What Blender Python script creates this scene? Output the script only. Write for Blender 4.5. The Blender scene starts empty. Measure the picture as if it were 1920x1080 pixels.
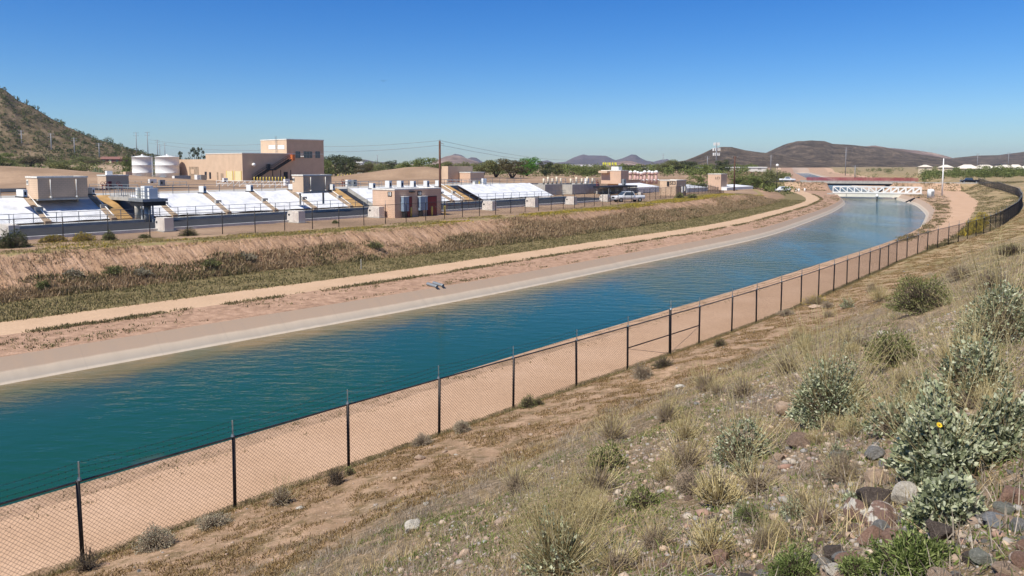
import bpy, math, random
import numpy as np
from mathutils import Vector, Matrix
S = bpy.context.scene
COL = S.collection
random.seed(7)
RNG = np.random.default_rng(7)

# ------------------------------------------------------------------ camera, sky, sun
F = 1400.0; PITCH = math.radians(4.5); V0 = 308 + F * math.tan(PITCH)
cam = bpy.data.cameras.new('camera'); camo = bpy.data.objects.new('camera', cam); COL.objects.link(camo)
cam.sensor_width = 36; cam.lens = 36 * F / 1920
cam.shift_y = (V0 - 540) / 1920
cam.clip_start = 0.1; cam.clip_end = 40000
camo.location = (0, 0, 0); camo.rotation_euler = (math.radians(90) - PITCH, 0, 0)
S.camera = camo
SUN = Vector((-0.70, -0.71, 0)).normalized()
SUN_EL = math.radians(55)
SUNV = Vector((SUN.x * math.cos(SUN_EL), SUN.y * math.cos(SUN_EL), math.sin(SUN_EL)))
W = bpy.data.worlds.new('World'); S.world = W; W.use_nodes = True
wn = W.node_tree.nodes; wl = W.node_tree.links
bg = wn['Background']
sky = wn.new('ShaderNodeTexSky'); sky.sky_type = 'NISHITA'; sky.sun_disc = False
sky.sun_elevation = SUN_EL; sky.sun_rotation = math.atan2(SUN.x, SUN.y)
sky.altitude = 200; sky.air_density = 1.0; sky.dust_density = 0.1; sky.ozone_density = 2.0
tn = wn.new('ShaderNodeMix'); tn.data_type = 'RGBA'; tn.blend_type = 'MULTIPLY'; tn.inputs[0].default_value = 1; tn.inputs[7].default_value = (.80, .98, 1.22, 1)
hs = wn.new('ShaderNodeHueSaturation'); hs.inputs['Saturation'].default_value = 1.35; wl.new(sky.outputs[0], hs.inputs['Color'])
wl.new(hs.outputs[0], tn.inputs[6])
wtc = wn.new('ShaderNodeTexCoord'); wsx = wn.new('ShaderNodeSeparateXYZ'); wl.new(wtc.outputs['Generated'], wsx.inputs[0])
def wmix(a, b, lo, hi, cin):
    mr = wn.new('ShaderNodeMapRange'); mr.inputs[1].default_value = lo; mr.inputs[2].default_value = hi; wl.new(wsx.outputs[2], mr.inputs[0])
    x = wn.new('ShaderNodeMix'); x.data_type = 'RGBA'; wl.new(mr.outputs[0], x.inputs[0])
    if hasattr(a, 'links'): wl.new(a, x.inputs[6])
    else: x.inputs[6].default_value = (*a, 1)
    x.inputs[7].default_value = (*b, 1); return x.outputs[2]
grad = wmix(wmix((.95, 1.0, 1.10), (.54, .87, 1.10), 0.0, .22, None), (.75, .95, 1.0), .26, .7, None)
gm = wn.new('ShaderNodeMix'); gm.data_type = 'RGBA'; gm.blend_type = 'MULTIPLY'; gm.inputs[0].default_value = 1; wl.new(tn.outputs[2], gm.inputs[6]); wl.new(grad, gm.inputs[7])
wl.new(gm.outputs[2], bg.inputs[0]); bg.inputs[1].default_value = 0.072
sl = bpy.data.lights.new('sun', 'SUN'); sl.energy = 5.0; sl.angle = math.radians(0.53); sl.color = (1, .945, .85)
so = bpy.data.objects.new('sun', sl); COL.objects.link(so)
so.rotation_euler = SUNV.to_track_quat('Z', 'Y').to_euler()
S.view_settings.view_transform = 'Standard'; S.view_settings.look = 'None'
S.view_settings.exposure = 0.32; S.view_settings.gamma = 1
S.render.engine = 'CYCLES'
S.cycles.use_denoising = True
S.cycles.max_bounces = 6; S.cycles.transparent_max_bounces = 12
S.cycles.volume_bounces = 0

# ------------------------------------------------------------------ helpers
def ray(u, v):
    dx = (u - 960) / F; dz = -(v - V0) / F
    return Vector((dx, math.cos(PITCH) + dz * math.sin(PITCH), -math.sin(PITCH) + dz * math.cos(PITCH)))
def pz(u, v, z):
    r = ray(u, v); k = z / r.z; return Vector((r.x * k, r.y * k, z))
def py(u, v, y):
    r = ray(u, v); k = y / r.y; return Vector((r.x * k, y, r.z * k))
def tag(o, label=None, cat=None, group=None, kind=None):
    if label: o['label'] = label
    if cat: o['category'] = cat
    if group: o['group'] = group
    if kind: o['kind'] = kind
    return o
def empty(name, loc=(0, 0, 0), rz=0.0):
    o = bpy.data.objects.new(name, None); COL.objects.link(o)
    o.empty_display_size = .2; o.location = loc; o.rotation_euler = (0, 0, rz); return o
def copy_tree(o, parent=None):
    c = o.copy(); COL.objects.link(c); c.parent = parent
    for ch in list(o.children): copy_tree(ch, c)
    return c
def mesh_obj(name, V, Fc, m, parent=None, smooth=False, mi=None):
    me = bpy.data.meshes.new(name)
    V = np.asarray(V, dtype=np.float32)
    if isinstance(Fc, np.ndarray):
        n, k = Fc.shape
        me.vertices.add(len(V)); me.vertices.foreach_set('co', V.ravel())
        me.loops.add(n * k); me.loops.foreach_set('vertex_index', Fc.astype(np.int32).ravel())
        me.polygons.add(n); me.polygons.foreach_set('loop_start', np.arange(0, n * k, k, dtype=np.int32))
        me.polygons.foreach_set('loop_total', np.full(n, k, dtype=np.int32))
        me.update(calc_edges=True)
    else:
        me.from_pydata([tuple(map(float, v)) for v in V], [], Fc); me.update()
    for mm in (m if isinstance(m, (list, tuple)) else [m]): me.materials.append(mm)
    if mi is not None: me.polygons.foreach_set('material_index', np.asarray(mi, dtype=np.int32))
    if smooth: me.polygons.foreach_set('use_smooth', np.ones(len(me.polygons), dtype=bool))
    o = bpy.data.objects.new(name, me); COL.objects.link(o)
    if parent: o.parent = parent
    return o
class MB:
    def __init__(s): s.v = []; s.f = []
    def add(s, vs, fs):
        b = len(s.v); s.v += [tuple(v) for v in vs]; s.f += [tuple(i + b for i in f) for f in fs]; return s
    def box(s, x0, x1, y0, y1, z0, z1):
        return s.add([(x0,y0,z0),(x1,y0,z0),(x1,y1,z0),(x0,y1,z0),(x0,y0,z1),(x1,y0,z1),(x1,y1,z1),(x0,y1,z1)],
              [(0,3,2,1),(4,5,6,7),(0,1,5,4),(1,2,6,5),(2,3,7,6),(3,0,4,7)])
    def bar(s, p, q, w, h=None):
        p = Vector(p); q = Vector(q); d = (q - p).normalized(); h = h or w
        a = d.cross(Vector((0, 0, 1)));
        if a.length < .01: a = Vector((1, 0, 0))
        a.normalize(); b = d.cross(a)
        c = []
        for e in (p, q):
            for i, j in ((-1,-1),(1,-1),(1,1),(-1,1)): c.append(e + a * i * w / 2 + b * j * h / 2)
        return s.add(c, [(0,3,2,1),(4,5,6,7),(0,1,5,4),(1,2,6,5),(2,3,7,6),(3,0,4,7)])
    def tube(s, p, q, r, r2=None, n=8, cap=True):
        p = Vector(p); q = Vector(q); d = (q - p).normalized(); r2 = r if r2 is None else r2
        a = d.cross(Vector((0, 0, 1)))
        if a.length < .01: a = Vector((1, 0, 0))
        a.normalize(); b = d.cross(a); c = []
        for e, rr in ((p, r), (q, r2)):
            for i in range(n):
                t = 2 * math.pi * i / n; c.append(e + (a * math.cos(t) + b * math.sin(t)) * rr)
        fs = [(i, (i + 1) % n, n + (i + 1) % n, n + i) for i in range(n)]
        if cap: fs += [tuple(range(n))[::-1], tuple(range(n, 2 * n))]
        return s.add(c, fs)
    def lathe(s, prof, n=24, c=(0, 0), cap=True):
        vs = []; fs = []
        for r, z in prof:
            for i in range(n):
                t = 2 * math.pi * i / n; vs.append((c[0] + r * math.cos(t), c[1] + r * math.sin(t), z))
        for k in range(len(prof) - 1):
            for i in range(n):
                j = (i + 1) % n; fs.append((k*n+i, k*n+j, (k+1)*n+j, (k+1)*n+i))
        if cap: fs += [tuple(range(n))[::-1], tuple(range((len(prof)-1)*n, len(prof)*n))]
        return s.add(vs, fs)
    def build(s, name, m, parent=None, smooth=False):
        return mesh_obj(name, s.v, s.f, m, parent, smooth)
# vectorised value noise
def _h(i, j, k):
    n = (i * 374761393 + j * 668265263 + k * 2147483647) & 0xffffffff
    n = ((n ^ (n >> 13)) * 1274126177) & 0xffffffff
    return ((n ^ (n >> 16)) & 0xffff) / 65535.0
def vn(x, y, seed=0):
    x = np.asarray(x, dtype=float); y = np.asarray(y, dtype=float)
    i = np.floor(x).astype(np.int64); j = np.floor(y).astype(np.int64)
    a = x - i; b = y - j; a = a*a*(3-2*a); b = b*b*(3-2*b)
    return ((_h(i,j,seed)*(1-a)+_h(i+1,j,seed)*a)*(1-b) + (_h(i,j+1,seed)*(1-a)+_h(i+1,j+1,seed)*a)*b)*2-1
def fbm(x, y, o=4, seed=0, g=.5):
    r = 0; a = 1; t = 0
    for k in range(o):
        r = r + a * vn(np.asarray(x) * 2**k + 17.3*k, np.asarray(y) * 2**k - 9.1*k, seed + k); t += a; a *= g
    return r / t
def sm(a, b, x):
    x = np.clip((np.asarray(x, dtype=float) - a) / (b - a), 0, 1); return x*x*(3-2*x)

# ------------------------------------------------------------------ materials
def nt(name):
    m = bpy.data.materials.new(name); m.use_nodes = True
    n = m.node_tree.nodes; return m, n, m.node_tree.links, n['Principled BSDF']
def N(n, t, **kw):
    x = n.new('ShaderNode' + t)
    for k, v in kw.items():
        if k in x.inputs: x.inputs[k].default_value = v
        else: setattr(x, k, v)
    return x
def ramp(n, l, src, stops):
    r = n.new('ShaderNodeValToRGB'); l.new(src, r.inputs[0]); e = r.color_ramp.elements
    while len(e) < len(stops): e.new(.5)
    for k, (p, c) in enumerate(stops):
        e[k].position = p; e[k].color = (*c, 1) if len(c) == 3 else c
    return r.outputs[0]
def mixc(n, l, fac, a, b, mode='MIX'):
    x = n.new('ShaderNodeMix'); x.data_type = 'RGBA'; x.blend_type = mode
    for i, s in ((0, fac), (6, a), (7, b)):
        if hasattr(s, 'links'): l.new(s, x.inputs[i])
        else: x.inputs[i].default_value = s if i == 0 else ((*s, 1) if len(s) == 3 else s)
    return x.outputs[2]
def noise(n, l, scale, detail=4, vec=None, rough=.55, stretch=None, dist=0):
    x = N(n, 'TexNoise'); x.inputs['Scale'].default_value = scale; x.inputs['Detail'].default_value = detail
    x.inputs['Roughness'].default_value = rough; x.inputs['Distortion'].default_value = dist
    if vec is None:
        tc = n.new('ShaderNodeTexCoord'); vec = tc.outputs['Object']
    if stretch:
        mp = n.new('ShaderNodeMapping'); mp.inputs['Scale'].default_value = stretch
        if len(stretch) > 3: pass
        l.new(vec, mp.inputs[0]); vec = mp.outputs[0]
    l.new(vec, x.inputs['Vector']); return x.outputs[0]
def math_(n, l, op, a, b=None, clamp=False):
    x = n.new('ShaderNodeMath'); x.operation = op; x.use_clamp = clamp
    for i, s in ((0, a), (1, b)):
        if s is None: continue
        if hasattr(s, 'links'): l.new(s, x.inputs[i])
        else: x.inputs[i].default_value = s
    return x.outputs[0]
def attr(n, name):
    x = n.new('ShaderNodeAttribute'); x.attribute_name = name; return x.outputs['Fac']
def mrange(n, l, src, a, b, c=0., d=1.):
    x = n.new('ShaderNodeMapRange'); l.new(src, x.inputs[0])
    for i, v in ((1, a), (2, b), (3, c), (4, d)): x.inputs[i].default_value = v
    return x.outputs[0]
def bump(n, l, b, h, strength=.5, dist=.05):
    x = n.new('ShaderNodeBump'); x.inputs['Strength'].default_value = strength; x.inputs['Distance'].default_value = dist
    l.new(h, x.inputs['Height']); l.new(x.outputs[0], b.inputs['Normal']); return x
def flat(name, c, rough=.7, metal=0., var=.15, scale=3., bmp=0., bs=30., spec=.4):
    m, n, l, b = nt(name)
    f = noise(n, l, scale, 5)
    lo = tuple(x*(1-var) for x in c); hi = tuple(min(1, x*(1+var)) for x in c)
    l.new(ramp(n, l, f, [(.3, lo), (.7, hi)]), b.inputs['Base Color'])
    b.inputs['Roughness'].default_value = rough; b.inputs['Metallic'].default_value = metal
    b.inputs['Specular IOR Level'].default_value = spec
    if bmp: bump(n, l, b, noise(n, l, bs, 4), bmp, .02)
    return m
def leafmat(name, c, c2=None, rough=.6, trans=.25):
    """foliage: per-leaf colour variation, slight translucency"""
    m, n, l, b = nt(name)
    c2 = c2 or tuple(x * 1.5 for x in c)
    at = n.new('ShaderNodeAttribute'); at.attribute_name = 'rnd'
    col = ramp(n, l, at.outputs['Fac'], [(0., tuple(x*.75 for x in c)), (.5, c), (1., c2)])
    l.new(col, b.inputs['Base Color']); b.inputs['Roughness'].default_value = rough
    b.inputs['Specular IOR Level'].default_value = .25
    tr = n.new('ShaderNodeBsdfTranslucent'); l.new(col, tr.inputs[0])
    mx = n.new('ShaderNodeMixShader'); mx.inputs[0].default_value = trans
    l.new(b.outputs[0], mx.inputs[1]); l.new(tr.outputs[0], mx.inputs[2])
    l.new(mx.outputs[0], n['Material Output'].inputs[0]); return m
def set_rnd(o, per_face):
    a = o.data.attributes.new('rnd', 'FLOAT', 'FACE'); a.data.foreach_set('value', np.asarray(per_face, dtype=np.float32))
# ------------------------------------------------------------------ canal frame: t along the canal, s to the right of the far water edge
ZW = -9.9
_fw = [(-4.4,.0)]
_c = [pz(u, v, ZW) for u, v in [(0,722),(240,677),(480,634),(720,592),(960,546),(1200,495),(1330,468.5),(1440,444.5),(1515,417),(1565,397),(1587,382)]]
_c = [np.array((p.x, p.y)) for p in _c]
_d = (_c[1] - _c[0]); _d /= np.linalg.norm(_d)
_c = [_c[0] - _d * 140] + _c + [np.array(p, float) for p in [(101,230), (202,513), (326,866), (1380,3866), (3490,9866)]]
_c = np.array(_c)
_L = np.r_[0, np.cumsum(np.linalg.norm(np.diff(_c, axis=0), axis=1))] - 140
_tt = np.r_[np.arange(-140, 1000, 1.0), np.arange(1000, 9600, 50.0)]
_cx = np.interp(_tt, _L, _c[:, 0]); _cy = np.interp(_tt, _L, _c[:, 1])
_near = _tt < 1000
def _gs(a):
    k = np.exp(-.5 * (np.arange(-24, 25) / 8.) ** 2); k /= k.sum()
    n = _near.sum(); p = np.r_[a[0] + (a[1]-a[0]) * np.arange(-24, 0), a[:n], a[n-1] + (a[n-1]-a[n-2]) * np.arange(1, 25)]
    r = a.copy(); r[:n] = np.convolve(p, k, 'valid'); return r
_cx = _gs(_cx); _cy = _gs(_cy)
_gx = np.gradient(_cx, _tt); _gy = np.gradient(_cy, _tt); _gl = np.hypot(_gx, _gy); _gx /= _gl; _gy /= _gl
def w2(t, s):
    t = np.asarray(t, float); s = np.asarray(s, float)
    x = np.interp(t, _tt, _cx); y = np.interp(t, _tt, _cy); gx = np.interp(t, _tt, _gx); gy = np.interp(t, _tt, _gy)
    a = np.clip(s, -60, 60); b = s - a
    return x + gy * a + .8 * b, y - gx * a - .6 * b
def ts(x, y):
    x = np.atleast_1d(np.asarray(x, float)); y = np.atleast_1d(np.asarray(y, float))
    tt = np.empty(len(x)); ss = np.empty(len(x))
    m = _tt < 1000
    for i in range(len(x)):
        d = (_cx[m] - x[i])**2 + (_cy[m] - y[i])**2; k = int(np.argmin(d))
        dx = x[i] - _cx[k]; dy = y[i] - _cy[k]
        tt[i] = _tt[k] + dx * _gx[k] + dy * _gy[k]; ss[i] = dx * _gy[k] - dy * _gx[k]
    return tt, ss
def K(t, *kv):
    a = np.array(kv).reshape(-1, 2); return np.interp(t, a[:, 0], a[:, 1])
TR = 268.0    # where the road bridge crosses
def f_verge(t): return K(t, 0,-5.4, 60,-5.4, 100,-4.9, 150,-5.0, 181,-5.3, 206,-6.8, 245,-10, 300,-14)
def f_road(t): return K(t, 0,-9.0, 60,-9.0, 100,-8.2, 150,-7.8, 173,-8.0, 206,-10.6, 245,-14.5, 300,-19)
def f_toe(t): return K(t, 0,-14.4, 12,-15.2, 21,-15.8, 33,-14.6, 55,-13.8, 83,-14.6, 120,-13, 150,-12.4, 175,-13, 206,-15.5, 245,-20, 300,-25)
def f_crest(t): return K(t, 5,-21, 12,-21, 23,-19.4, 36,-18.9, 55,-18.2, 68,-18, 93,-19, 122,-18.4, 140,-17, 152,-16, 175,-18, 206,-22, 245,-27, 300,-33)
def f_fence(t): return K(t, 0,-28.8, 6,-28.2, 11,-27.3, 17,-25.8, 26,-24, 38,-22.6, 63,-23.2, 102,-23.8, 145,-25.2, 170,-27)
def n_lip(t): return K(t, -10,17.4, 3,17.25, 12,16.95, 20,16.5, 30,16.3, 45,16.6, 90,17.2, 118,18.4, 150,18.3, 180,17.2, 215,15.8, 250,15.6)
def n_r0(t): return K(t, 0,18.5, 12,18.1, 25,17.7, 64,18.0, 90,18.9, 120,20.3, 163,20.6, 206,24, 248,29, 290,34)
def n_r1(t): return K(t, 0,21.7, 60,21.8, 83,22.0, 115,23.2, 154,25.2, 206,30, 248,36, 290,41)
def n_fence(t): return K(t, -60,22.1, 60,22.1, 70,22.9, 80,24.4, 97,26.9, 120,29.6, 141,31.5, 164,33.4, 237,41, 268,43.5, 330,50)
B0 = np.array((-46.6, 74.7)); PA = np.array((.655, .755)); PA = PA / np.linalg.norm(PA); PN = np.array((-PA[1], PA[0]))
def H(t, s, x, y, detail=True):
    t = np.asarray(t, float); s = np.asarray(s, float)
    # cross profile of the canal corridor
    cz = np.interp(t, [120, 145, 165, 200, 300], [-6.2, -6.3, -7.5, -7.6, -6.4])
    L = n_lip(t)
    z = np.zeros(np.broadcast(t, s).shape)
    fv, fr, ft, fc = f_verge(t), f_road(t), f_toe(t), f_crest(t)
    def seg(a, za, b, zb, curve=False):
        k = (s - a) / np.where(np.abs(b - a) < 1e-6, 1e-6, b - a); k2 = np.clip(k, 0, 1)
        if curve: k2 = k2 * .6 + .4 * k2 * k2 * (3 - 2 * k2)
        return (k >= 0) & (k <= 1), za + (zb - za) * k2
    zz = np.full(z.shape, -99.)
    lw = L - 1.6
    for a, za, b, zb, c in ((-1.1, -8.87, 4.6, -14.2, 0), (4.6, -14.2, lw-4.6, -14.2, 0), (lw-4.6, -14.2, L, -8.62, 0),
                         (L, -8.62, n_r0(t), -8.5, 0), (n_r0(t), -8.5, n_r1(t), -8.5, 0)):
        m, v = seg(a, za, b, zb, c); zz = np.where(m, v, zz)
    for a, za, b, zb in ((-1.1, -8.87, fv, -8.72), (fv, -8.72, fr, -8.68), (fr, -8.68, ft, -8.55)):
        m, v = seg(a, za, b, zb); zz = np.where(m, v, zz)
    k = np.clip((s - ft) / (fc - ft), 0, 1)
    m = s < ft
    rill = (1 - np.abs(vn(t / .75, s * .12, 5))) * .16 + (1 - np.abs(vn(t / 2.3, s * .08, 6))) * .22 + .12 * fbm(t / 3., s / 2., 3, 8)
    slope = -8.55 + (cz + 8.55) * (k ** .9)
    slope = slope + (rill - .25) * np.sin(np.pi * np.clip(k, 0, 1)) * np.where(t < 170, 1., .4) if detail else slope
    zz = np.where(m, slope, zz)
    # plateau beyond the crest
    q = (x - B0[0]) * PN[0] + (y - B0[1]) * PN[1]; l = (x - B0[0]) * PA[0] + (y - B0[1]) * PA[1]
    qs = K(l, -200, 1.5, 75, 1.5, 92, 20, 120, 22, 150, 26, 220, 20, 400, 10)
    up = sm(0, 6, q - qs)
    plat = cz + up * (-3.75 - cz)
    def bmp(u, d, top, rx, ry, pw=1.0):
        c = py(u, top, d); e = ((x - c.x) / rx) ** 2 + ((y - d) / ry) ** 2
        return (c.z + 3.9) * np.exp(-e * pw)
    g = plat
    far = sm(120, 400, np.hypot(x, y))
    g = g + up * (.5 * fbm(x / 40., y / 40., 3, 11) * far)
    g = g + up * (bmp(-60, 140, 311, 34, 15) + bmp(735, 168, 323.5, 15, 12) + bmp(810, 172, 325.5, 9, 10)
                  + sm(60, 140, -x) * sm(190, 330, y) * 4.0)
    g = np.where(s < fc, g, zz)
    zz = np.where(s < fc, g, zz)
    # right side: bench and hillside above the fence
    d = s - n_fence(t)
    zf = np.interp(t, [55, 80, 100, 140, 240, 268], [-8.5, -8.0, -7.6, -7.35, -7.0, -6.2])
    sc = np.interp(t, [30, 70, 140, 240], [1, .75, .55, .5])
    hp = zf + np.interp(d, [0, .5, 4.8, 17, 22, 40, 90, 400], [0, .25, 1.2, 6.8, 8.4, 11.5, 16, 17]) * sc
    far_r = sm(180, 300, t)
    hp = hp * (1 - far_r) + far_r * np.clip(-6.4 + np.clip(d, 0, 1e9) * .02, -6.4, -4.0)
    r1 = n_r1(t); nf = n_fence(t)
    kk = np.clip((s - r1) / np.maximum(nf - r1, .05), 0, 1)
    mid = -8.5 + (zf + 8.5) * sm(0, 1, kk)
    if detail:
        n1 = fbm(x / 3.1, y / 3.1, 4, 21); n2 = fbm(x / .55, y / .55, 4, 31)
        hp = hp + sm(.3, 3, d) * (.22 * n1 + .055 * n2) * np.where(t < 200, 1., .4)
        mid = mid + (.25 * n1) * sm(.1, .5, kk) * (1 - sm(.8, 1, kk)) * np.clip((nf - r1) / 4, 0, 1.5)
    zz = np.where(s > r1, np.where(s > nf, hp, mid), zz)
    # mounds on the right beyond the bridge and the crossing road's embankment
    outL = sm(0, 12, -s - 16) ; outR = sm(0, 15, s - 36)
    mR = bmp(1600, 400, 318, 34, 26) + bmp(1680, 380, 317, 30, 24) + bmp(1545, 460, 322, 22, 26) + bmp(1760, 390, 327, 22, 20)
    zz = zz + outR * mR * sm(TR + 8, TR + 30, t)
    e = -6.25 - np.clip(np.abs(t - TR) - 6, 0, 99) * .42
    off = np.where(s > L, s - L - .5, -s - 1.6)
    e = np.where(off > 0, e, -99)
    zz = np.where((np.abs(s) < 130), np.maximum(zz, e - 0.03), zz)
    fill = sm(870, 925, t); zz = zz * (1 - fill) - 4.3 * fill
    if detail:
        inside = (s < fc - 1) | (s > r1)
        zz = zz + np.where(s < fc, .05 * fbm(x / 1.5, y / 1.5, 3, 41), 0)
    return zz
def ground(x, y):
    t, s = ts([x], [y]); return float(H(t, s, np.array([x]), np.array([y]))[0])
def hit(u, v, dmin=1.5, dmax=900):
    """the point of the terrain seen at a pixel of the photograph"""
    r = ray(u, v); r = r / r.y
    d = dmin; prev = d
    while d < dmax:
        p = r * d
        if p.z < ground(p.x, p.y):
            a, b = prev, d
            for _ in range(10):
                m = (a + b) / 2; p = r * m
                if p.z < ground(p.x, p.y): b = m
                else: a = m
            p = r * b; return Vector((p.x, p.y, ground(p.x, p.y)))
        prev = d; d += max(.2, d * .03)
    p = r * dmax; return Vector((p.x, p.y, ground(p.x, p.y)))
# ------------------------------------------------------------------ terrain sheets
def rows():
    r = [np.arange(-130, -22, 4.), np.arange(-22, 22, .11), np.arange(22, 60, .22), np.arange(60, 150, .55), np.arange(150, 330, 1.6)]
    g = [330.]
    while g[-1] < 9000: g.append(g[-1] * 1.045)
    return np.concatenate(r + [np.array(g)])
TR_ROWS = rows()
def sheet(name, cols, m, smooth=True, label=None, zoff=0.):
    """cols: list of (function of t, subdivisions to the next, power)"""
    t = TR_ROWS; cs = []
    for i in range(len(cols) - 1):
        a = cols[i][0](t) * np.ones_like(t); b = cols[i+1][0](t) * np.ones_like(t); n = cols[i][1]; pw = cols[i][2] if len(cols[i]) > 2 else 1
        for k in range(n): cs.append(a + (b - a) * (k / n) ** pw)
    cs.append(cols[-1][0](t) * np.ones_like(t))
    Sg = np.stack(cs, 1); Tg = np.repeat(t[:, None], Sg.shape[1], 1)
    X, Y = w2(Tg, Sg); Z = H(Tg, Sg, X, Y) + zoff
    R, C_ = Sg.shape; idx = np.arange(R * C_).reshape(R, C_)
    Fq = np.stack([idx[:-1, :-1], idx[:-1, 1:], idx[1:, 1:], idx[1:, :-1]], -1).reshape(-1, 4)
    o = mesh_obj(name, np.stack([X, Y, Z], -1).reshape(-1, 3), Fq, m, None, smooth)
    # make faces point up
    for nm, arr in (('s', Sg), ('t', Tg)):
        a = o.data.attributes.new(nm, 'FLOAT', 'POINT'); a.data.foreach_set('value', arr.astype(np.float32).ravel())
    fc = f_crest(Tg); ft = f_toe(Tg)
    a = o.data.attributes.new('k', 'FLOAT', 'POINT'); a.data.foreach_set('value', ((Sg - ft) / (fc - ft)).astype(np.float32).ravel())
    a = o.data.attributes.new('d', 'FLOAT', 'POINT'); a.data.foreach_set('value', (Sg - n_fence(Tg)).astype(np.float32).ravel())
    tag(o, label, None, None, 'structure'); return o
DIRT = (.53, .345, .225)
def soil(name, base, dark, light, sc=1.2, grain=18., b=.6, speck=None, wobble=None):
    m, n, l, bs = nt(name)
    n1 = noise(n, l, sc, 6); n2 = noise(n, l, grain, 5, rough=.65)
    c = ramp(n, l, n1, [(.3, dark), (.5, base), (.72, light)])
    c = mixc(n, l, mrange(n, l, n2, .35, .65, 0, .45), c, tuple(x * .62 for x in base))
    if speck is not None:
        sp = n.new('ShaderNodeTexVoronoi'); sp.inputs['Scale'].default_value = 9
        tc = n.new('ShaderNodeTexCoord'); l.new(tc.outputs['Object'], sp.inputs['Vector'])
        c = mixc(n, l, mrange(n, l, sp.outputs['Distance'], .12, .2, .8, 0), c, speck)
    l.new(c, bs.inputs['Base Color']); bs.inputs['Roughness'].default_value = .95
    bs.inputs['Specular IOR Level'].default_value = .15
    bump(n, l, bs, n2, b, .04); return m, n, l, bs, c
def recol(l, bs, c): l.new(c, bs.inputs['Base Color'])

M_road = soil('packed dirt', (.53,.345,.22), (.48,.305,.19), (.58,.385,.255), .35, 9, .35)[0]
m, n, l, bs, c = soil('packed dirt wheel marks', (.54,.37,.235), (.48,.325,.20), (.58,.40,.26), .3, 6, .25)
st = noise(n, l, .9, 4, attr(n, 's'))
recol(l, bs, mixc(n, l, mrange(n, l, st, .45, .7, 0, .35), c, (.46,.30,.20))); M_road2 = m
M_verge = soil('gravelly verge', (.40,.25,.165), (.25,.155,.10), (.54,.35,.24), 2.2, 9, 1.2, (.12,.11,.07))[0]
M_vergen = soil('stony verge', (.45,.29,.185), (.30,.20,.12), (.56,.375,.25), 1.2, 12, 1., (.10,.12,.06))[0]
# embankment: bare pinkish soil above, brown brush stains lower down, green at the toe
m, n, l, bs, c = soil('embankment soil', (.45,.28,.17), (.33,.20,.115), (.55,.355,.23), .8, 5, .8)
k = attr(n, 'k'); big = noise(n, l, .16, 5, rough=.6); tt = attr(n, 't')
lowm = math_(n, l, 'SUBTRACT', mrange(n, l, big, .3, .7, -.1, .75), k)
farm = mrange(n, l, tt, 35, 75, 0, .45); lowm = math_(n, l, 'ADD', lowm, farm)
brown = mixc(n, l, noise(n, l, 2., 4), (.22,.14,.08), (.36,.235,.145))
c = mixc(n, l, mrange(n, l, lowm, -.05, .2, 0, .85), c, brown)
grn = mixc(n, l, noise(n, l, 3., 4), (.13,.12,.05), (.28,.20,.10))
wob = math_(n, l, 'ADD', k, mrange(n, l, noise(n, l, .8, 4), .3, .7, -.12, .12))
c = mixc(n, l, mrange(n, l, wob, .0, .12, 1, 0), c, grn)
top = mixc(n, l, noise(n, l, 1.2, 4), (.22,.19,.07), (.36,.27,.13))
c = mixc(n, l, mrange(n, l, wob, .99, 1.06, 0, 1), c, top)
cb = n.new('ShaderNodeCombineXYZ'); l.new(math_(n, l, 'MULTIPLY', tt, 1.5), cb.inputs[0]); l.new(math_(n, l, 'MULTIPLY', k, 1.3), cb.inputs[1])
ri = noise(n, l, 1.6, 7, cb.outputs[0], .65); onf = math_(n, l, 'MULTIPLY', mrange(n, l, k, .05, .25), mrange(n, l, k, .97, 1.0, 1, 0))
c = mixc(n, l, math_(n, l, 'MULTIPLY', onf, mrange(n, l, ri, .50, .66, 0, .75)), c, (.20,.12,.075))
c = mixc(n, l, math_(n, l, 'MULTIPLY', onf, mrange(n, l, ri, .46, .34, 0, .6)), c, (.56,.37,.26))
recol(l, bs, c); M_emb = m
bp_ = bump(n, l, bs, math_(n, l, 'ADD', ri, math_(n, l, 'MULTIPLY', noise(n, l, 5, 5), .4)), 1., .35)
# plant floor: asphalt and concrete beyond the fence, desert soil further out
m, n, l, bs, c = soil('desert soil', (.33,.22,.14), (.23,.155,.095), (.43,.295,.19), .12, 2.2, .6)
c2 = ramp(n, l, noise(n, l, .03, 6, rough=.7), [(.35, (.16,.14,.08)), (.5, (.32,.23,.15)), (.65, (.42,.30,.20))])
ds = math_(n, l, 'ABSOLUTE', attr(n, 's'))
c = mixc(n, l, mrange(n, l, ds, 110, 190, 0, .8), c, c2)
recol(l, bs, c); M_des = m
M_lin = None
m, n, l, bs = nt('canal concrete')
geo = n.new('ShaderNodeNewGeometry'); sx = n.new('ShaderNodeSeparateXYZ'); l.new(geo.outputs['Position'], sx.inputs[0])
zz = sx.outputs['Z']; n1 = noise(n, l, .8, 6)
zw = math_(n, l, 'ADD', zz, mrange(n, l, n1, .3, .7, -.02, .02))
c = ramp(n, l, mrange(n, l, zw, -9.95, -8.85), [(0., (.62,.52,.40)), (.10, (.62,.52,.40)), (.16, (.42,.36,.29)), (.40, (.54,.44,.33)), (.46, (.58,.46,.34)), (.52, (.43,.31,.22)), (1., (.42,.30,.21))])
cs_ = n.new('ShaderNodeCombineXYZ'); l.new(math_(n, l, 'MULTIPLY', attr(n, 't'), 1.1), cs_.inputs[0]); l.new(math_(n, l, 'MULTIPLY', attr(n, 's'), .3), cs_.inputs[1])
stn = noise(n, l, 1.0, 6, cs_.outputs[0], .65)
c = mixc(n, l, mrange(n, l, stn, .4, .7, 0, .3), c, (.34,.28,.22))
tt = attr(n, 't'); jf = math_(n, l, 'FRACT', math_(n, l, 'DIVIDE', tt, 3.6))
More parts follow.
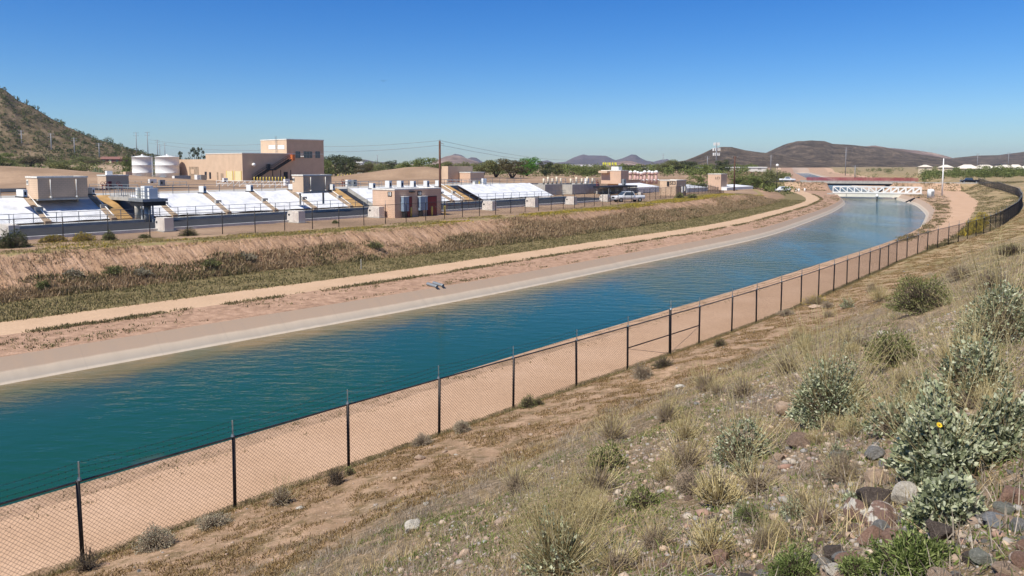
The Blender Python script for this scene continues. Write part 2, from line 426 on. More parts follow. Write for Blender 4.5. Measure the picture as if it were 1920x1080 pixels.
c = mixc(n, l, mrange(n, l, math_(n, l, 'ABSOLUTE', math_(n, l, 'SUBTRACT', jf, .5)), .490, .497, 0, .12), c, (.2,.17,.14))
l.new(c, bs.inputs['Base Color']); bs.inputs['Roughness'].default_value = .9; bump(n, l, bs, noise(n, l, 6, 4), .2, .02)
M_lin = m
# hillside: brown dry grass soil near the fence, gravelly grey soil higher, stony tan near the top
m, n, l, bs, c = soil('hillside soil', (.36,.235,.145), (.22,.145,.08), (.50,.34,.22), 1.3, 22, .9)
d = attr(n, 'd'); nb = noise(n, l, .9, 5)
dw = math_(n, l, 'ADD', d, mrange(n, l, nb, .3, .7, -2, 2))
gry = ramp(n, l, noise(n, l, 5, 5, rough=.7), [(.3, (.085,.065,.035)), (.5, (.21,.155,.095)), (.7, (.40,.29,.19))])
c = mixc(n, l, mrange(n, l, dw, 4.2, 6.2), c, gry)
mot = noise(n, l, 2.2, 6, rough=.7)
c = mixc(n, l, mrange(n, l, mot, .47, .60, 0, .75), c, (.14,.10,.045))
c = mixc(n, l, mrange(n, l, noise(n, l, 7, 5, rough=.7), .55, .7, 0, .7), c, (.56,.38,.25))
far = mixc(n, l, mrange(n, l, noise(n, l, .35, 5), .4, .6), (.20,.17,.07), (.40,.28,.16))
c = mixc(n, l, mrange(n, l, attr(n, 't'), 30, 60, 0, .8), c, far)
# pebbles
vo = n.new('ShaderNodeTexVoronoi'); vo.inputs['Scale'].default_value = 22; vo.inputs['Randomness'].default_value = 1
tc = n.new('ShaderNodeTexCoord'); l.new(tc.outputs['Object'], vo.inputs['Vector'])
peb = ramp(n, l, vo.outputs['Color'], [(0, (.20,.16,.13)), (.35, (.46,.36,.27)), (.6, (.30,.29,.27)), (.8, (.62,.50,.39)), (1, (.34,.20,.15))])
pm = math_(n, l, 'MULTIPLY', mrange(n, l, dw, 10.5, 15, 0, .75), mrange(n, l, vo.outputs['Distance'], .35, .5, 1, 0))
pm = math_(n, l, 'MULTIPLY', pm, mrange(n, l, attr(n, 't'), 10, 25, 1, 0))
c = mixc(n, l, math_(n, l, 'MULTIPLY', pm, .6), c, peb); recol(l, bs, c)
hb = math_(n, l, 'ADD', math_(n, l, 'MULTIPLY', vo.outputs['Distance'], math_(n, l, 'MULTIPLY', pm, -1.6)), noise(n, l, 22, 5))
bump(n, l, bs, hb, .9, .03); M_hill = m

cst = lambda v: (lambda t: np.full_like(t, v, dtype=float))
jit = lambda f, a, sc, sd: (lambda t: f(t) + a * fbm(np.asarray(t) / sc, np.asarray(t) * 0 + 3.3, 4, sd))
E1 = jit(f_verge, .35, 1.6, 51); E2 = jit(f_road, .25, 2., 52); E3 = lambda t: f_crest(t) - 1.2
N0 = jit(n_r0, .3, 1.5, 53); N1 = jit(n_r1, .22, 1.3, 54)
sheet('canal_lining', [(cst(-1.1), 12), (cst(4.6), 2), (lambda t: n_lip(t) - 6.2, 10), (n_lip, 1)], M_lin, False, 'pale sloped concrete lining of the canal')
sheet('gravel_verge', [(E1, 8), (cst(-1.1), 1)], M_verge, True, 'gravelly strip between the far road and the canal')
sheet('gravel_verge', [(n_lip, 5), (N0, 1)], M_vergen, True, 'weedy strip between the near road and the canal')
sheet('dirt_road', [(E2, 5), (E1, 1)], M_road2, True, 'pale dirt road on the far bank of the canal')
sheet('dirt_road', [(N0, 8), (N1, 1)], M_road, True, 'pinkish dirt road between the near fence and the canal')
sheet('embankment', [(E3, 26), (E2, 1)], M_emb, True, 'bare eroded soil embankment below the plant')
sheet('ground', [(cst(-9000), 22, .45), (cst(-300), 50, .8), (cst(-75), 60), (E3, 1)], M_des, True, 'desert ground of the treatment plant')
sheet('hillside', [(N1, 4), (n_fence, 120), (lambda t: n_fence(t) + 15.5, 46), (lambda t: n_fence(t) + 22, 26), (lambda t: n_fence(t) + 60, 20), (cst(300), 22, 1.8), (cst(6000), 1)], M_hill, True, 'dry scrubby hillside in the foreground')
# water
m, n, l, bs = nt('canal water')
sa = attr(n, 's'); nn = noise(n, l, .35, 4)
sd = math_(n, l, 'ADD', sa, mrange(n, l, nn, .3, .7, -1.2, 1.2))
c = ramp(n, l, mrange(n, l, sd, 0, 15.5), [(0., (.15,.105,.045)), (.07, (.085,.078,.036)), (.19, (.022,.055,.032)), (.42, (.007,.057,.030)), (.93, (.007,.057,.030)), (1., (.08,.08,.05))])
l.new(c, bs.inputs['Base Color']); bs.inputs['Roughness'].default_value = .08; bs.inputs['IOR'].default_value = 1.33; bs.inputs['Specular IOR Level'].default_value = .38
tc = n.new('ShaderNodeTexCoord')
def wv(sc, st, rot, det=3):
    mp = n.new('ShaderNodeMapping'); mp.inputs['Rotation'].default_value = (0, 0, rot); mp.inputs['Scale'].default_value = st
    l.new(tc.outputs['Object'], mp.inputs[0]); return noise(n, l, sc, det, mp.outputs[0], .5)
h = math_(n, l, 'ADD', wv(1.6, (.4, 1, 1), .15, 5), math_(n, l, 'MULTIPLY', wv(6., (.45, 1, 1), -.2, 4), .30))
gust = mrange(n, l, noise(n, l, .07, 4, None, .6, (1.4, .5, 1)), .42, .62, .22, .8)
wy = n.new('ShaderNodeSeparateXYZ'); l.new(tc.outputs['Object'], wy.inputs[0])
bp = bump(n, l, bs, h, .6, .12); l.new(math_(n, l, 'MULTIPLY', gust, mrange(n, l, wy.outputs[1], 45, 120, .9, 3.4)), bp.inputs['Strength'])
M_water = m
t = np.concatenate([np.arange(-130, 300, 2.), np.geomspace(300, 1400, 40)]); u = np.linspace(0, 1, 9)
Sg = -.2 + u[None, :] * (n_lip(t)[:, None] - 1.3 + .2); Tg = np.repeat(t[:, None], 9, 1); X, Y = w2(Tg, Sg)
idx = np.arange(X.size).reshape(X.shape)
wo = mesh_obj('water', np.stack([X, Y, X * 0 + ZW], -1).reshape(-1, 3), np.stack([idx[:-1, :-1], idx[:-1, 1:], idx[1:, 1:], idx[1:, :-1]], -1).reshape(-1, 4), M_water)
a = wo.data.attributes.new('s', 'FLOAT', 'POINT'); a.data.foreach_set('value', Sg.astype(np.float32).ravel())
tag(wo, 'teal canal water with fine ripples', None, None, 'structure')

# ------------------------------------------------------------------ chain-link fences
M_post = flat('dark weathered steel', (.035,.030,.028), .6, .3, .3, 8)
M_galv = flat('galvanised steel', (.30,.33,.33), .5, .6, .2, 10)
M_rail = flat('rail steel', (.09,.085,.08), .45, .6, .3, 6)
M_link = flat('chain link wire', (.045,.038,.034), .6, .3, .2, 8)
def wires(p0, p1, h, pitch, r, V, Fc):
    p0 = np.array(p0, float); p1 = np.array(p1, float); L = np.linalg.norm((p1 - p0)[:2]); ux = (p1 - p0) / L
    nrm = np.array((ux[1], -ux[0], 0)); nrm /= np.linalg.norm(nrm)
    k = np.arange(-h + pitch / 2, L, pitch)
    a = np.clip(k, 0, L); b = np.clip(k + h, 0, L); za = a - k; zb = b - k
    segs = []
    for fl in (0, 1):
        z0, z1 = (za, zb) if not fl else (h - za, h - zb)
        segs.append(np.stack([a, z0, b, z1], 1))
    sg = np.concatenate(segs); sg = sg[(sg[:, 2] - sg[:, 0]) > .02]
    A = p0 + sg[:, :1] * ux; A[:, 2] += sg[:, 1]; B = p0 + sg[:, 2:3] * ux; B[:, 2] += sg[:, 3]
    off = [nrm * r, np.array((0, 0, r)), -nrm * r * .6 + np.array((0, 0, -r))]
    base = sum(len(v) for v in V); m = len(sg)
    vs = np.stack([A + off[0], A + off[1], A + off[2], B + off[0], B + off[1], B + off[2]], 1).reshape(-1, 3)
    V.append(vs); i = base + np.arange(m)[:, None] * 6
    for q in ((0, 1, 4, 3), (1, 2, 5, 4), (2, 0, 3, 5)): Fc.append(i + np.array(q)[None, :])
def fence(name, label, cat, pts, h, armdir, rp=.042, pitch=.10, r=.0042, big=(), braces=(), barb=True, arms=True, group=None, mm=None):
    root = empty(name, pts[0]); tag(root, label, cat, group)
    o0 = Vector(pts[0]); P = [Vector(p) - o0 for p in pts]; mm = mm or (M_post, M_galv, M_rail, M_link)
    V = []; Fc = []; bar = MB()
    for i, p in enumerate(P):
        rr = rp * 1.5 if i in big else rp; hh = h + (.25 if i in big else .03)
        dv = (P[min(i+1, len(P)-1)] - P[max(i-1, 0)]); dv.z = 0; dv.normalize()
        out = Vector((-dv.y, dv.x, 0)) * armdir
        lean = Vector((random.uniform(-.035, .035), random.uniform(-.03, .03), 0))
        o = MB().tube(p - Vector((0, 0, .3)), p + Vector((0, 0, hh)) + lean, rr, rr, 8).build('post', mm[0], root, True)
        if arms:
            b = MB().tube(p + Vector((0, 0, hh - .01)), p + Vector((0, 0, hh + .05)), rr * 1.15, rr * .7, 8)
            b.bar(p + Vector((0, 0, hh + .03)), p + Vector((0, 0, hh + .40)), .028, .022); b.build('barb_arm', mm[1], o)
    rail = MB()
    for i in range(len(P) - 1):
        a, b = P[i], P[i+1]; q = (a.length + b.length) / 2; far = (o0 + a).length
        k = 1 if far < 45 else (1.5 if far < 90 else 2.5)
        wires(a + Vector((0,0,.04)), b + Vector((0,0,.04)), h - .06, pitch * k, r * (1 + (k-1) * .9), V, Fc)
        rail.tube(a + Vector((0, 0, h)), b + Vector((0, 0, h)), .024, n=6, cap=False)
        if arms and barb:
            dv = (b - a); dv.z = 0; dv.normalize(); out = Vector((-dv.y, dv.x, 0)) * armdir
            for e in (.13, .26, .38):
                A = a + Vector((0, 0, h + .03 + e)); B = b + Vector((0, 0, h + .03 + e)); ns = 4 if far < 60 else 1
                Lw = (B - A).length
                for q in range(ns):
                    f0 = q / ns; f1 = (q + 1) / ns; sag = lambda f: Vector((0, 0, -.05 * 4 * f * (1 - f)))
                    bar.bar(A.lerp(B, f0) + sag(f0), A.lerp(B, f1) + sag(f1), .0045)
                if far < 50:
                    for q in range(int(Lw / .13)):
                        f = (q + .5) * .13 / Lw; c = A.lerp(B, f) + Vector((0, 0, -.05 * 4 * f * (1 - f)))
                        w = Vector((random.uniform(-.01, .01), random.uniform(-.01, .01), .018)); bar.bar(c - w, c + w, .006); bar.bar(c - w.yxz, c + w.yxz, .005)
    rail.build('top_rail', mm[2], root, True)
    mesh_obj('chain_link', np.concatenate(V), np.concatenate(Fc), mm[3], root)
    if arms and barb: bar.build('barbed_wire', mm[3], root)
    for (i, j) in braces:
        MB().tube(P[i] + Vector((0, 0, h * .52)), P[j] + Vector((0, 0, h * .52)), .024, n=6).build('brace_rail', mm[0], root, True)
        lo = i if i in big else j; hi_ = j if lo == i else i
        MB().tube(P[lo] + Vector((0, 0, .12)), P[hi_] + Vector((0, 0, h * .50)), .008, n=5).build('truss_rod', mm[2], root)
    return root
# near fence: posts where they stand in the photograph, then at their regular spacing
_pp = [(157,1060), (450,963), (671,887), (833,823), (963,770), (1072,726), (1164,692), (1242,664), (1299,645), (1362,623), (1412,606), (1457,588), (1498,573), (1537,560)]
P = []
for u, v in _pp:
    q = pz(u, v, -8.5); t, s = ts(q.x, q.y); x, y = w2(t, n_fence(t)); P.append((float(t[0]), float(s[0])))
st = [p[0] for p in P]
tl = [st[0] - 3.1 * k for k in range(7, 0, -1)] + st
while tl[-1] < 262: tl.append(tl[-1] + 3.05)
pts = []
for t in tl:
    x, y = w2(t, n_fence(t)); x = float(x); y = float(y); pts.append((x, y, ground(x, y) - .02))
i0 = 7
fence('chain_link_fence', 'dark barbed-wire chain-link fence between the near dirt road and the foreground hillside', 'fence', pts, 1.86, 1, big=(i0 + 7,), braces=((i0 + 6, i0 + 7), (i0 + 7, i0 + 8)))
# plant fence on the embankment
pts = []
t = -20.
while t < 176:
    x, y = w2(t, f_fence(t)); x = float(x); y = float(y); pts.append((x, y, ground(x, y) - .02)); t += 3.05 if t < 120 else 3.3
fence('chain_link_fence', 'dark chain-link fence with barbed wire round the plant on the far embankment', 'fence', pts, 2.0, -1, rp=.04, pitch=.11, r=.0040)
# ------------------------------------------------------------------ treatment plant
RZ = math.atan2(PA[1], PA[0])
def frame(u_c, v_b, zg, u_r=None, u_l=None, v_t=None):
    P = pz(u_c, v_b, zg); cp, sp = math.cos(PITCH), math.sin(PITCH); f0 = P.y * cp - P.z * sp
    def ln(u, d):
        k = (u - 960) / F; return (k * f0 - P.x) / (d[0] - k * d[1] * cp)
    La = ln(u_r, PA) if u_r is not None else 0; Ln = ln(u_l, PN) if u_l is not None else 0
    Hh = py(u_c, v_t, P.y).z - P.z if v_t is not None else 0
    return P, La, Ln, Hh
def fl(P, u, v, q=0.0):
    """local (x, z) on the right-hand face (plane y=q) of a frame at P"""
    r = ray(u, v); o = Vector((P.x + PN[0]*q, P.y + PN[1]*q)); k = (o.x * PN[0] + o.y * PN[1]) / (r.x * PN[0] + r.y * PN[1])
    X = r * k; return (X.x - P.x) * PA[0] + (X.y - P.y) * PA[1], X.z - P.z
def ff(P, u, v, q=0.0):
    """local (y, z) on the left-hand face (plane x=q) of a frame at P"""
    r = ray(u, v); o = Vector((P.x + PA[0]*q, P.y + PA[1]*q)); k = (o.x * PA[0] + o.y * PA[1]) / (r.x * PA[0] + r.y * PA[1])
    X = r * k; return (X.x - P.x) * PN[0] + (X.y - P.y) * PN[1], X.z - P.z
def lq(l, q, z=0.): p = B0 + PA * l + PN * q; return Vector((p[0], p[1], z))
def l_at(u, q, z):
    o = B0 + PN * q; k = (u - 960) / F; cp, sp = math.cos(PITCH), math.sin(PITCH)
    return (k * (o[1] * cp - z * sp) - o[0]) / (PA[0] - k * PA[1] * cp)
def text_part(name, txt, size, m, parent, loc, rot, depth=.012):
    c = bpy.data.curves.new(name, 'FONT'); c.body = txt; c.size = size; c.extrude = depth; c.align_x = 'CENTER'; c.align_y = 'CENTER'; c.offset = size * .012
    o = bpy.data.objects.new('tmp_text', c); COL.objects.link(o)
    bpy.context.view_layer.update(); dg = bpy.context.evaluated_depsgraph_get()
    me = bpy.data.meshes.new_from_object(o.evaluated_get(dg)); bpy.data.objects.remove(o)
    me.materials.clear(); me.materials.append(m)
    t = bpy.data.objects.new(name, me); COL.objects.link(t); t.parent = parent; t.location = loc; t.rotation_euler = rot; return t
def wallmat(name, c, var=.08):
    m, n, l, b = nt(name)
    f = noise(n, l, .7, 6); c0 = ramp(n, l, f, [(.3, tuple(x*(1-var) for x in c)), (.7, tuple(min(1, x*(1+var)) for x in c))])
    br = n.new('ShaderNodeTexBrick'); br.inputs['Scale'].default_value = 1; br.inputs['Mortar Size'].default_value = .012
    br.inputs['Brick Width'].default_value = .4; br.inputs['Row Height'].default_value = .2
    for i in (1, 2): br.inputs[i].default_value = (1, 1, 1, 1)
    br.inputs[3].default_value = (.72, .72, .72, 1)
    tc = n.new('ShaderNodeTexCoord'); sx = n.new('ShaderNodeSeparateXYZ'); l.new(tc.outputs['Object'], sx.inputs[0])
    cb = n.new('ShaderNodeCombineXYZ'); l.new(math_(n, l, 'ADD', sx.outputs[0], sx.outputs[1]), cb.inputs[0]); l.new(sx.outputs[2], cb.inputs[1])
    l.new(cb.outputs[0], br.inputs[0])
    l.new(mixc(n, l, .8, c0, br.outputs[0], 'MULTIPLY'), b.inputs['Base Color']); b.inputs['Roughness'].default_value = .9
    b.inputs['Specular IOR Level'].default_value = .2; return m
M_tan = wallmat('tan block wall', (.62, .45, .31)); M_tan2 = wallmat('pinkish tan block wall', (.64, .44, .31))
M_cap = flat('pale parapet', (.72, .68, .60), .8); M_roof = flat('roof membrane', (.62, .60, .56), .8)
M_conc = flat('grey concrete', (.40, .375, .33), .9, 0, .18, 1.2, .2, 8); M_conc2 = flat('stained concrete', (.34, .25, .17), .9, 0, .3, 1.5, .2, 8)
M_ochre = flat('ochre stained concrete', (.40, .24, .09), .85, 0, .35, .6, .2, 6)
M_dark = flat('near black', (.012, .014, .022), .5, 0, .3, 1); M_asph = flat('asphalt', (.024, .024, .026), .9, 0, .25, .8)
M_white = flat('white painted metal', (.78, .77, .73), .5, 0, .06, 2); M_red = flat('dark red paint', (.24, .035, .03), .6, 0, .15, 3)
M_yel = flat('yellow paint', (.72, .56, .12), .6, 0, .1, 3); M_cream = flat('cream roller door', (.70, .62, .36), .6, 0, .05, 3)
M_blue = flat('blue grey cabinet', (.25, .33, .42), .45, .1, .1, 3); M_grey = flat('grey metal', (.30, .31, .31), .5, .4, .15, 3)
M_black = flat('black paint', (.015, .015, .016), .5); M_glass = flat('dark window glass', (.05, .07, .09), .1, 0, .2, 1, spec=.8)
M_pale = flat('pale window', (.75, .78, .78), .3, 0, .05, 1); M_pink = flat('pinkish tank paint', (.62, .40, .34), .6, 0, .15, 3)
M_box = flat('beige enclosure', (.70, .63, .54), .6, 0, .06, 3); M_orange = flat('orange paint', (.60, .17, .05), .6)
m, n, l, b = nt('white fabric cover')
l.new(ramp(n, l, noise(n, l, .9, 6), [(.25, (.50,.50,.51)), (.5, (.66,.66,.67)), (.75, (.74,.74,.74))]), b.inputs['Base Color']); b.inputs['Roughness'].default_value = .85
bump(n, l, b, noise(n, l, .9, 5, None, .6, (1, .5, 1)), .6, .25); M_cover = m

# service road, channel and kerb between the fence and the basins
def strip(name, l0, l1, q0, q1, z0, z1, m, label, cat=None, kind=None, th=.0):
    o = MB(); n = max(1, int((l1 - l0) / 4)); vs = []; fs = []
    for k in range(n + 1):
        l = l0 + (l1 - l0) * k / n
        a = lq(l, q0, z0); b = lq(l, q1, z1); vs += [a, b]
    for k in range(n): fs.append((2*k, 2*k+2, 2*k+3, 2*k+1))
    o.add(vs, fs); ob = o.build(name, m); tag(ob, label, cat, None, kind); return ob
strip('plant_road', -60, 88, -13.5, -3.2, -6.1, -6.1, M_asph, 'dark asphalt service road of the plant', None, 'structure')
def solid(name, l0, l1, q0, q1, z0, z1, m, parent=None, label=None, cat=None, group=None):
    """box aligned to the plant, local origin at its base corner"""
    p = lq(l0, q0, z0)
    if parent is None:
        e = empty(name, p, RZ); tag(e, label, cat, group)
        return e
k = MB().box(0, 148, -.15, .15, 0, .28).build('kerb', flat('pale kerb', (.62,.60,.55), .8)); k.location = lq(-60, -13.8, -6.22); k.rotation_euler = (0, 0, RZ)
tag(k, 'long pale concrete kerb between plant fence and asphalt road', 'kerb')
strip('filter_deck', -62, 84, 6.6, 17, -3.64, -3.64, M_conc, 'grey concrete deck behind the filter basin', None, 'structure')
strip('plant_yard', -20, 110, 32, 75, -3.66, -3.66, M_asph, 'asphalt yard before the main building', None, 'structure')
# sloped filter basin: white covers between ribs
BAS = empty('filter_basin', lq(0, 0, -6.2), RZ); tag(BAS, 'long sloped filter basin with white fabric covers between concrete ribs', 'basin')
zb, zt = .3, 2.6     # local heights of the slope foot and top (over z=-6.2)
def bas_l(u): return l_at(u, 0, -5.9)
_box = (-60., 0.)
MB().box(-60, 84, -.9, -.02, -.1, .28).build('apron', M_conc2, BAS)
MB().box(-60, 84, -3.1, -2.9, -.1, .38).build('channel_wall', M_conc, BAS)
MB().box(-60, 84, -2.9, -.9, 0, .32).build('channel_water', flat('channel water', (.16,.19,.19), .15, 0, .3, 1, spec=.6), BAS)
MB().box(-60, 84, 6.0, 6.5, -.2, zt + .02).build('coping', M_conc, BAS)
rl = MB()
for i in range(-58, 84, 2): rl.bar((i, -2.6, .5), (i, -2.6, 1.5), .05)
for z in (1.05, 1.5): rl.bar((-58, -2.6, z), (83, -2.6, z), .045)
rl.build('guard_rail', M_grey, BAS)
rl = MB()
for i in range(-58, 84, 2): rl.bar((i, 7.2, zt - .1), (i, 7.2, zt + 1.05), .05)
for z in (.55, 1.05): rl.bar((-58, 7.2, zt + z), (83, 7.2, zt + z), .045)
rl.build('deck_rail', M_grey, BAS)
ribs_u = [-60, 89, 212, 327, 428, 516, 590, 657]
ribs = [bas_l(u) for u in ribs_u]
sp = 10.2
while ribs[0] > -50: ribs.insert(0, ribs[0] - (ribs[2] - ribs[1]))
tail = [l_at(u, 6, -3.6) for u in (727, 750, 774, 799, 822)]
def slope_pt(l, q, dz=0): return (l, q, zb + (zt - zb) * q / 6.0 + dz)
def rib(l):
    o = MB(); w = .28
    o.add([(l-w,-.3,-.1),(l+w,-.3,-.1),(l+w,6.2,zt-.1),(l-w,6.2,zt-.1),(l-w,-.3,zb+.22),(l+w,-.3,zb+.22),(l+w,6.2,zt+.28),(l-w,6.2,zt+.28)],
          [(0,3,2,1),(4,5,6,7),(0,1,5,4),(1,2,6,5),(2,3,7,6),(3,0,4,7)])
    o.add([], [])
    r = o.build('rib', M_conc2, BAS)
    MB().tube((l + .15, .2, zb + .45), (l + .15, 5.9, zt + .5), .05, n=6).build('pipe', M_white, r)
    MB().box(l - .3, l + .4, 2.3, 2.8, zb + 1.1, zb + 1.55).build('valve_box', M_conc, r)
def cover(l0, l1):
    nl = max(2, int((l1 - l0) / .25)); nq = 26; vs = []; ls = np.linspace(l0, l1, nl + 1); qs = np.linspace(.05, 6.0, nq + 1)
    Lg, Qg = np.meshgrid(ls, qs, indexing='ij')
    e = np.minimum(1, np.minimum((Lg - l0), (l1 - Lg)) / .4)
    Z = zb + (zt - zb) * Qg / 6 + .10 + e * (.10 * fbm(Lg / 1.8, Qg / 1.2, 4, 77) + .05 * np.abs(fbm((Lg + Qg * .5) / .7, (Qg) / 2.5, 3, 78)) - .03)
    idx = np.arange(Z.size).reshape(Z.shape)
    mesh_obj('fabric_cover', np.stack([Lg, Qg, Z], -1).reshape(-1, 3), np.stack([idx[:-1, :-1], idx[1:, :-1], idx[1:, 1:], idx[:-1, 1:]], -1).reshape(-1, 4), M_cover, BAS, True)
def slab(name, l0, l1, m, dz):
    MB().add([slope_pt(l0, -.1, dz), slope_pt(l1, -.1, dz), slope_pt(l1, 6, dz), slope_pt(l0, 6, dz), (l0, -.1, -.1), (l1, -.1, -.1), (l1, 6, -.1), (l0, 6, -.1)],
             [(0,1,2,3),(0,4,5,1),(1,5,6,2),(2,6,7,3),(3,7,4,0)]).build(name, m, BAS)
allr = ribs + tail
for r in allr: rib(r)
gaps = {bas_l(212): (bas_l(248), bas_l(283), bas_l(327)), bas_l(657): (bas_l(681), bas_l(701), tail[0])}
for i in range(len(allr) - 1):
    a, b = allr[i], allr[i+1]
    g = [v for k_, v in gaps.items() if abs(k_ - a) < .01]
    if g:
        g = g[0]; slab('stained_slab', a + .3, g[0], M_ochre, .12); slab('shade_recess', g[0] + .03, g[1], M_dark, -.35); slab('shade_recess', g[1], g[1] + .1, M_conc, .2); cover(g[1] + .12, b - .3)  # dark sloped panel paints in the recess shade; thin concrete edge beside it
    else: cover(a + .3, b - .3)
slab('stained_slab', tail[-1] + .3, tail[-1] + 2.2, M_ochre, .12)
slab('shade_recess', tail[-1] + 2.25, tail[-1] + 4.2, M_dark, -.35); cover(tail[-1] + 4.4, 83)  # painted-in recess shade again, past the last rib
# white motor boxes at the head of the ribs
names = ['beside the first tan penthouse', 'right of the first tan penthouse', 'in the middle of the white covers', 'left of the guard rail', 'beside the second tan penthouse', 'right of the second tan penthouse', 'left of the block building 18',
         'first of the row above block building 18', 'second of the row above block building 18', 'middle of the row above block building 18', 'fourth of the row above block building 18', 'last of the row, by the rusty pole']
bx = [(31,52,371,357), (165,178,366,354), (373,387,363,349), (462,475,360,347), (541,555,357,346), (618,628,357.5,347), (692,704,355,343.5),
      (722,735,354,339), (744,757,354,339), (769,780,353,339.5), (794,805,352,339), (816,826,351,338.5)]
for (u0, u1, vb, vt), nm in zip(bx, names):
    uc = u0 + (u1 - u0) * .62; Pn, La, Ln, Hh = frame(uc, vb, -3.35, u1, u0, vt); Hh = max(Hh, .8)
    e = empty('motor_box', Pn, RZ); tag(e, 'small white motor box ' + nm, 'equipment box', 'white motor boxes at the head of the basin ribs')
    MB().box(0, La, 0, Ln, .12, Hh).build('housing', M_white, e)
    MB().box(-.1, La + .1, -.1, Ln + .1, 0, .115).build('base_plate', M_black, e)
    MB().box(La * .25, La * .7, -.03, -.005, Hh * .35, Hh * .75).build('louvre', M_black, e)
# penthouses over the slope
def building(name, label, u_l, u_c, u_r, v_b, v_t, zg, m, cap=True, group=None, cat='building', capm=None, sink=0.):
    Pn, La, Ln, Hh = frame(u_c, v_b, zg, u_r, u_l, v_t)
    e = empty(name, Pn, RZ); tag(e, label, cat, group)
    MB().box(0, La, 0, Ln, -sink, Hh).build('wall', m, e)
    if cap:
        o = MB(); t = .16
        o.box(-.06, La + .06, -.06, t, Hh, Hh + .16).box(-.06, La + .06, Ln - t, Ln + .06, Hh, Hh + .16).box(-.06, t, t, Ln - t, Hh, Hh + .16).box(La - t, La + .06, t, Ln - t, Hh, Hh + .16)
        o.build('parapet', capm or M_cap, e); MB().box(t, La - t, t, Ln - t, Hh + .002, Hh + .06).build('roof', M_roof, e)
    return e, Pn, La, Ln, Hh
for (ul, uc, ur, vb, vt, zg, tx, lab) in ((50.5, 72, 165, 374, 334, -3.6, '17', 'boxy tan penthouse over the basin, near the left edge'), (548.5, 569, 622, 361, 330, -3.5, '481', 'boxy tan penthouse over the basin, in front of the tower')):
    e, Pn, La, Ln, Hh = building('filter_penthouse', lab, ul, uc, ur, vb, vt, zg, M_tan, True, 'penthouses over the filter basin')
    for f in (.24, .76):
        MB().tube((La * f, -.12, .25), (La * f, -.12, Hh - .15), .05, n=6).box(La*f - .1, La*f + .1, -.2, -.02, .1, .28).build('downpipe', M_cap, e, True)
    MB().box(-.08, La + .08, -.08, .3, -.12, .06).build('ledge', M_conc, e)
    MB().box(.3, .45, Ln * .5, Ln * .6, -1.6, -.12).box(La - .45, La - .3, Ln * .5, Ln * .6, -1.6, -.12).build('support', M_conc, e)
    MB().box(-.04, -.002, Ln * .78, Ln * .95, Hh - .75, Hh - .2).build('number_plate', M_cap, e)
    text_part('number', tx, .42, M_black, e, (-.055, Ln * .865, Hh - .48), (math.pi/2, 0, -math.pi/2))
# piers with walkways reaching over the channel
def pier(ucol, vcol, ur, deckz, boxes, lab, lw=1.3, reach=12, s=1.0):
    Pn = pz(ucol, vcol, -6.2); e = empty('inlet_pier', Pn, RZ); tag(e, lab, 'pier', 'piers reaching over the channel'); h = deckz + 6.2
    MB().box(-lw/2, lw/2, 0, reach, h - .35, h).build('walkway', M_conc, e)
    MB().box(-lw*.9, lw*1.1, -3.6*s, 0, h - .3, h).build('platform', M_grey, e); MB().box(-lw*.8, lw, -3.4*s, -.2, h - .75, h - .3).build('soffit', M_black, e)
    c = MB(); c.tube((0, .6, -.1), (0, .6, h - .34), .28, n=12).build('column', M_conc, e, True)
    MB().tube((0, -1.9*s, -.1), (0, -1.9*s, h - .7), .36, n=12).build('column', M_grey, e, True)
    MB().tube((.3, -.5, 0), (.3, -.5, h - .7), .08, n=8).build('pipe', M_white, e); MB().tube((-.2, -1.0, 0), (-.2, -1.0, h - .7), .08, n=8).build('pipe', M_white, e); MB().tube((0, -3.2*s, 0), (0, -3.2*s, h - .7), .1, n=8).build('pipe', M_grey, e)
    r = MB()
    for yy in np.arange(-3.4*s, reach, 1.2):
        for xx in ((-lw/2 + .05, lw/2 - .05)): r.bar((xx, yy, h), (xx, yy, h + 1.05), .045)
    for xx in (-lw/2 + .05, lw/2 - .05):
        for z in (.55, 1.05): r.bar((xx, -3.4*s, h + z), (xx, reach, h + z), .04)
    r.build('handrail', M_grey, e)
    for (y0, y1, hh) in boxes: MB().box(-.4, .5, y0*s, y1*s, h + .005, h + hh).build('equipment_box', M_white, e)
    MB().tube((.1, -1.2*s, h), (.1, -1.2*s, h + .9), .12, n=8).build('valve', M_yel, e)
    return e
pier(263, 416, 304, -3.6, [(-.7, -.1, 1.1), (-2.3, -1.4, 1.3), (-3.4, -2.9, 1.1)], 'concrete pier walkway with white boxes over the channel, left', reach=8)
pier(889, 373, 918, -3.9, [(-.6, 0, .9), (-2.6, -2.2, 1.4)], 'concrete pier walkway over the channel, right of the rusty pole', reach=8)

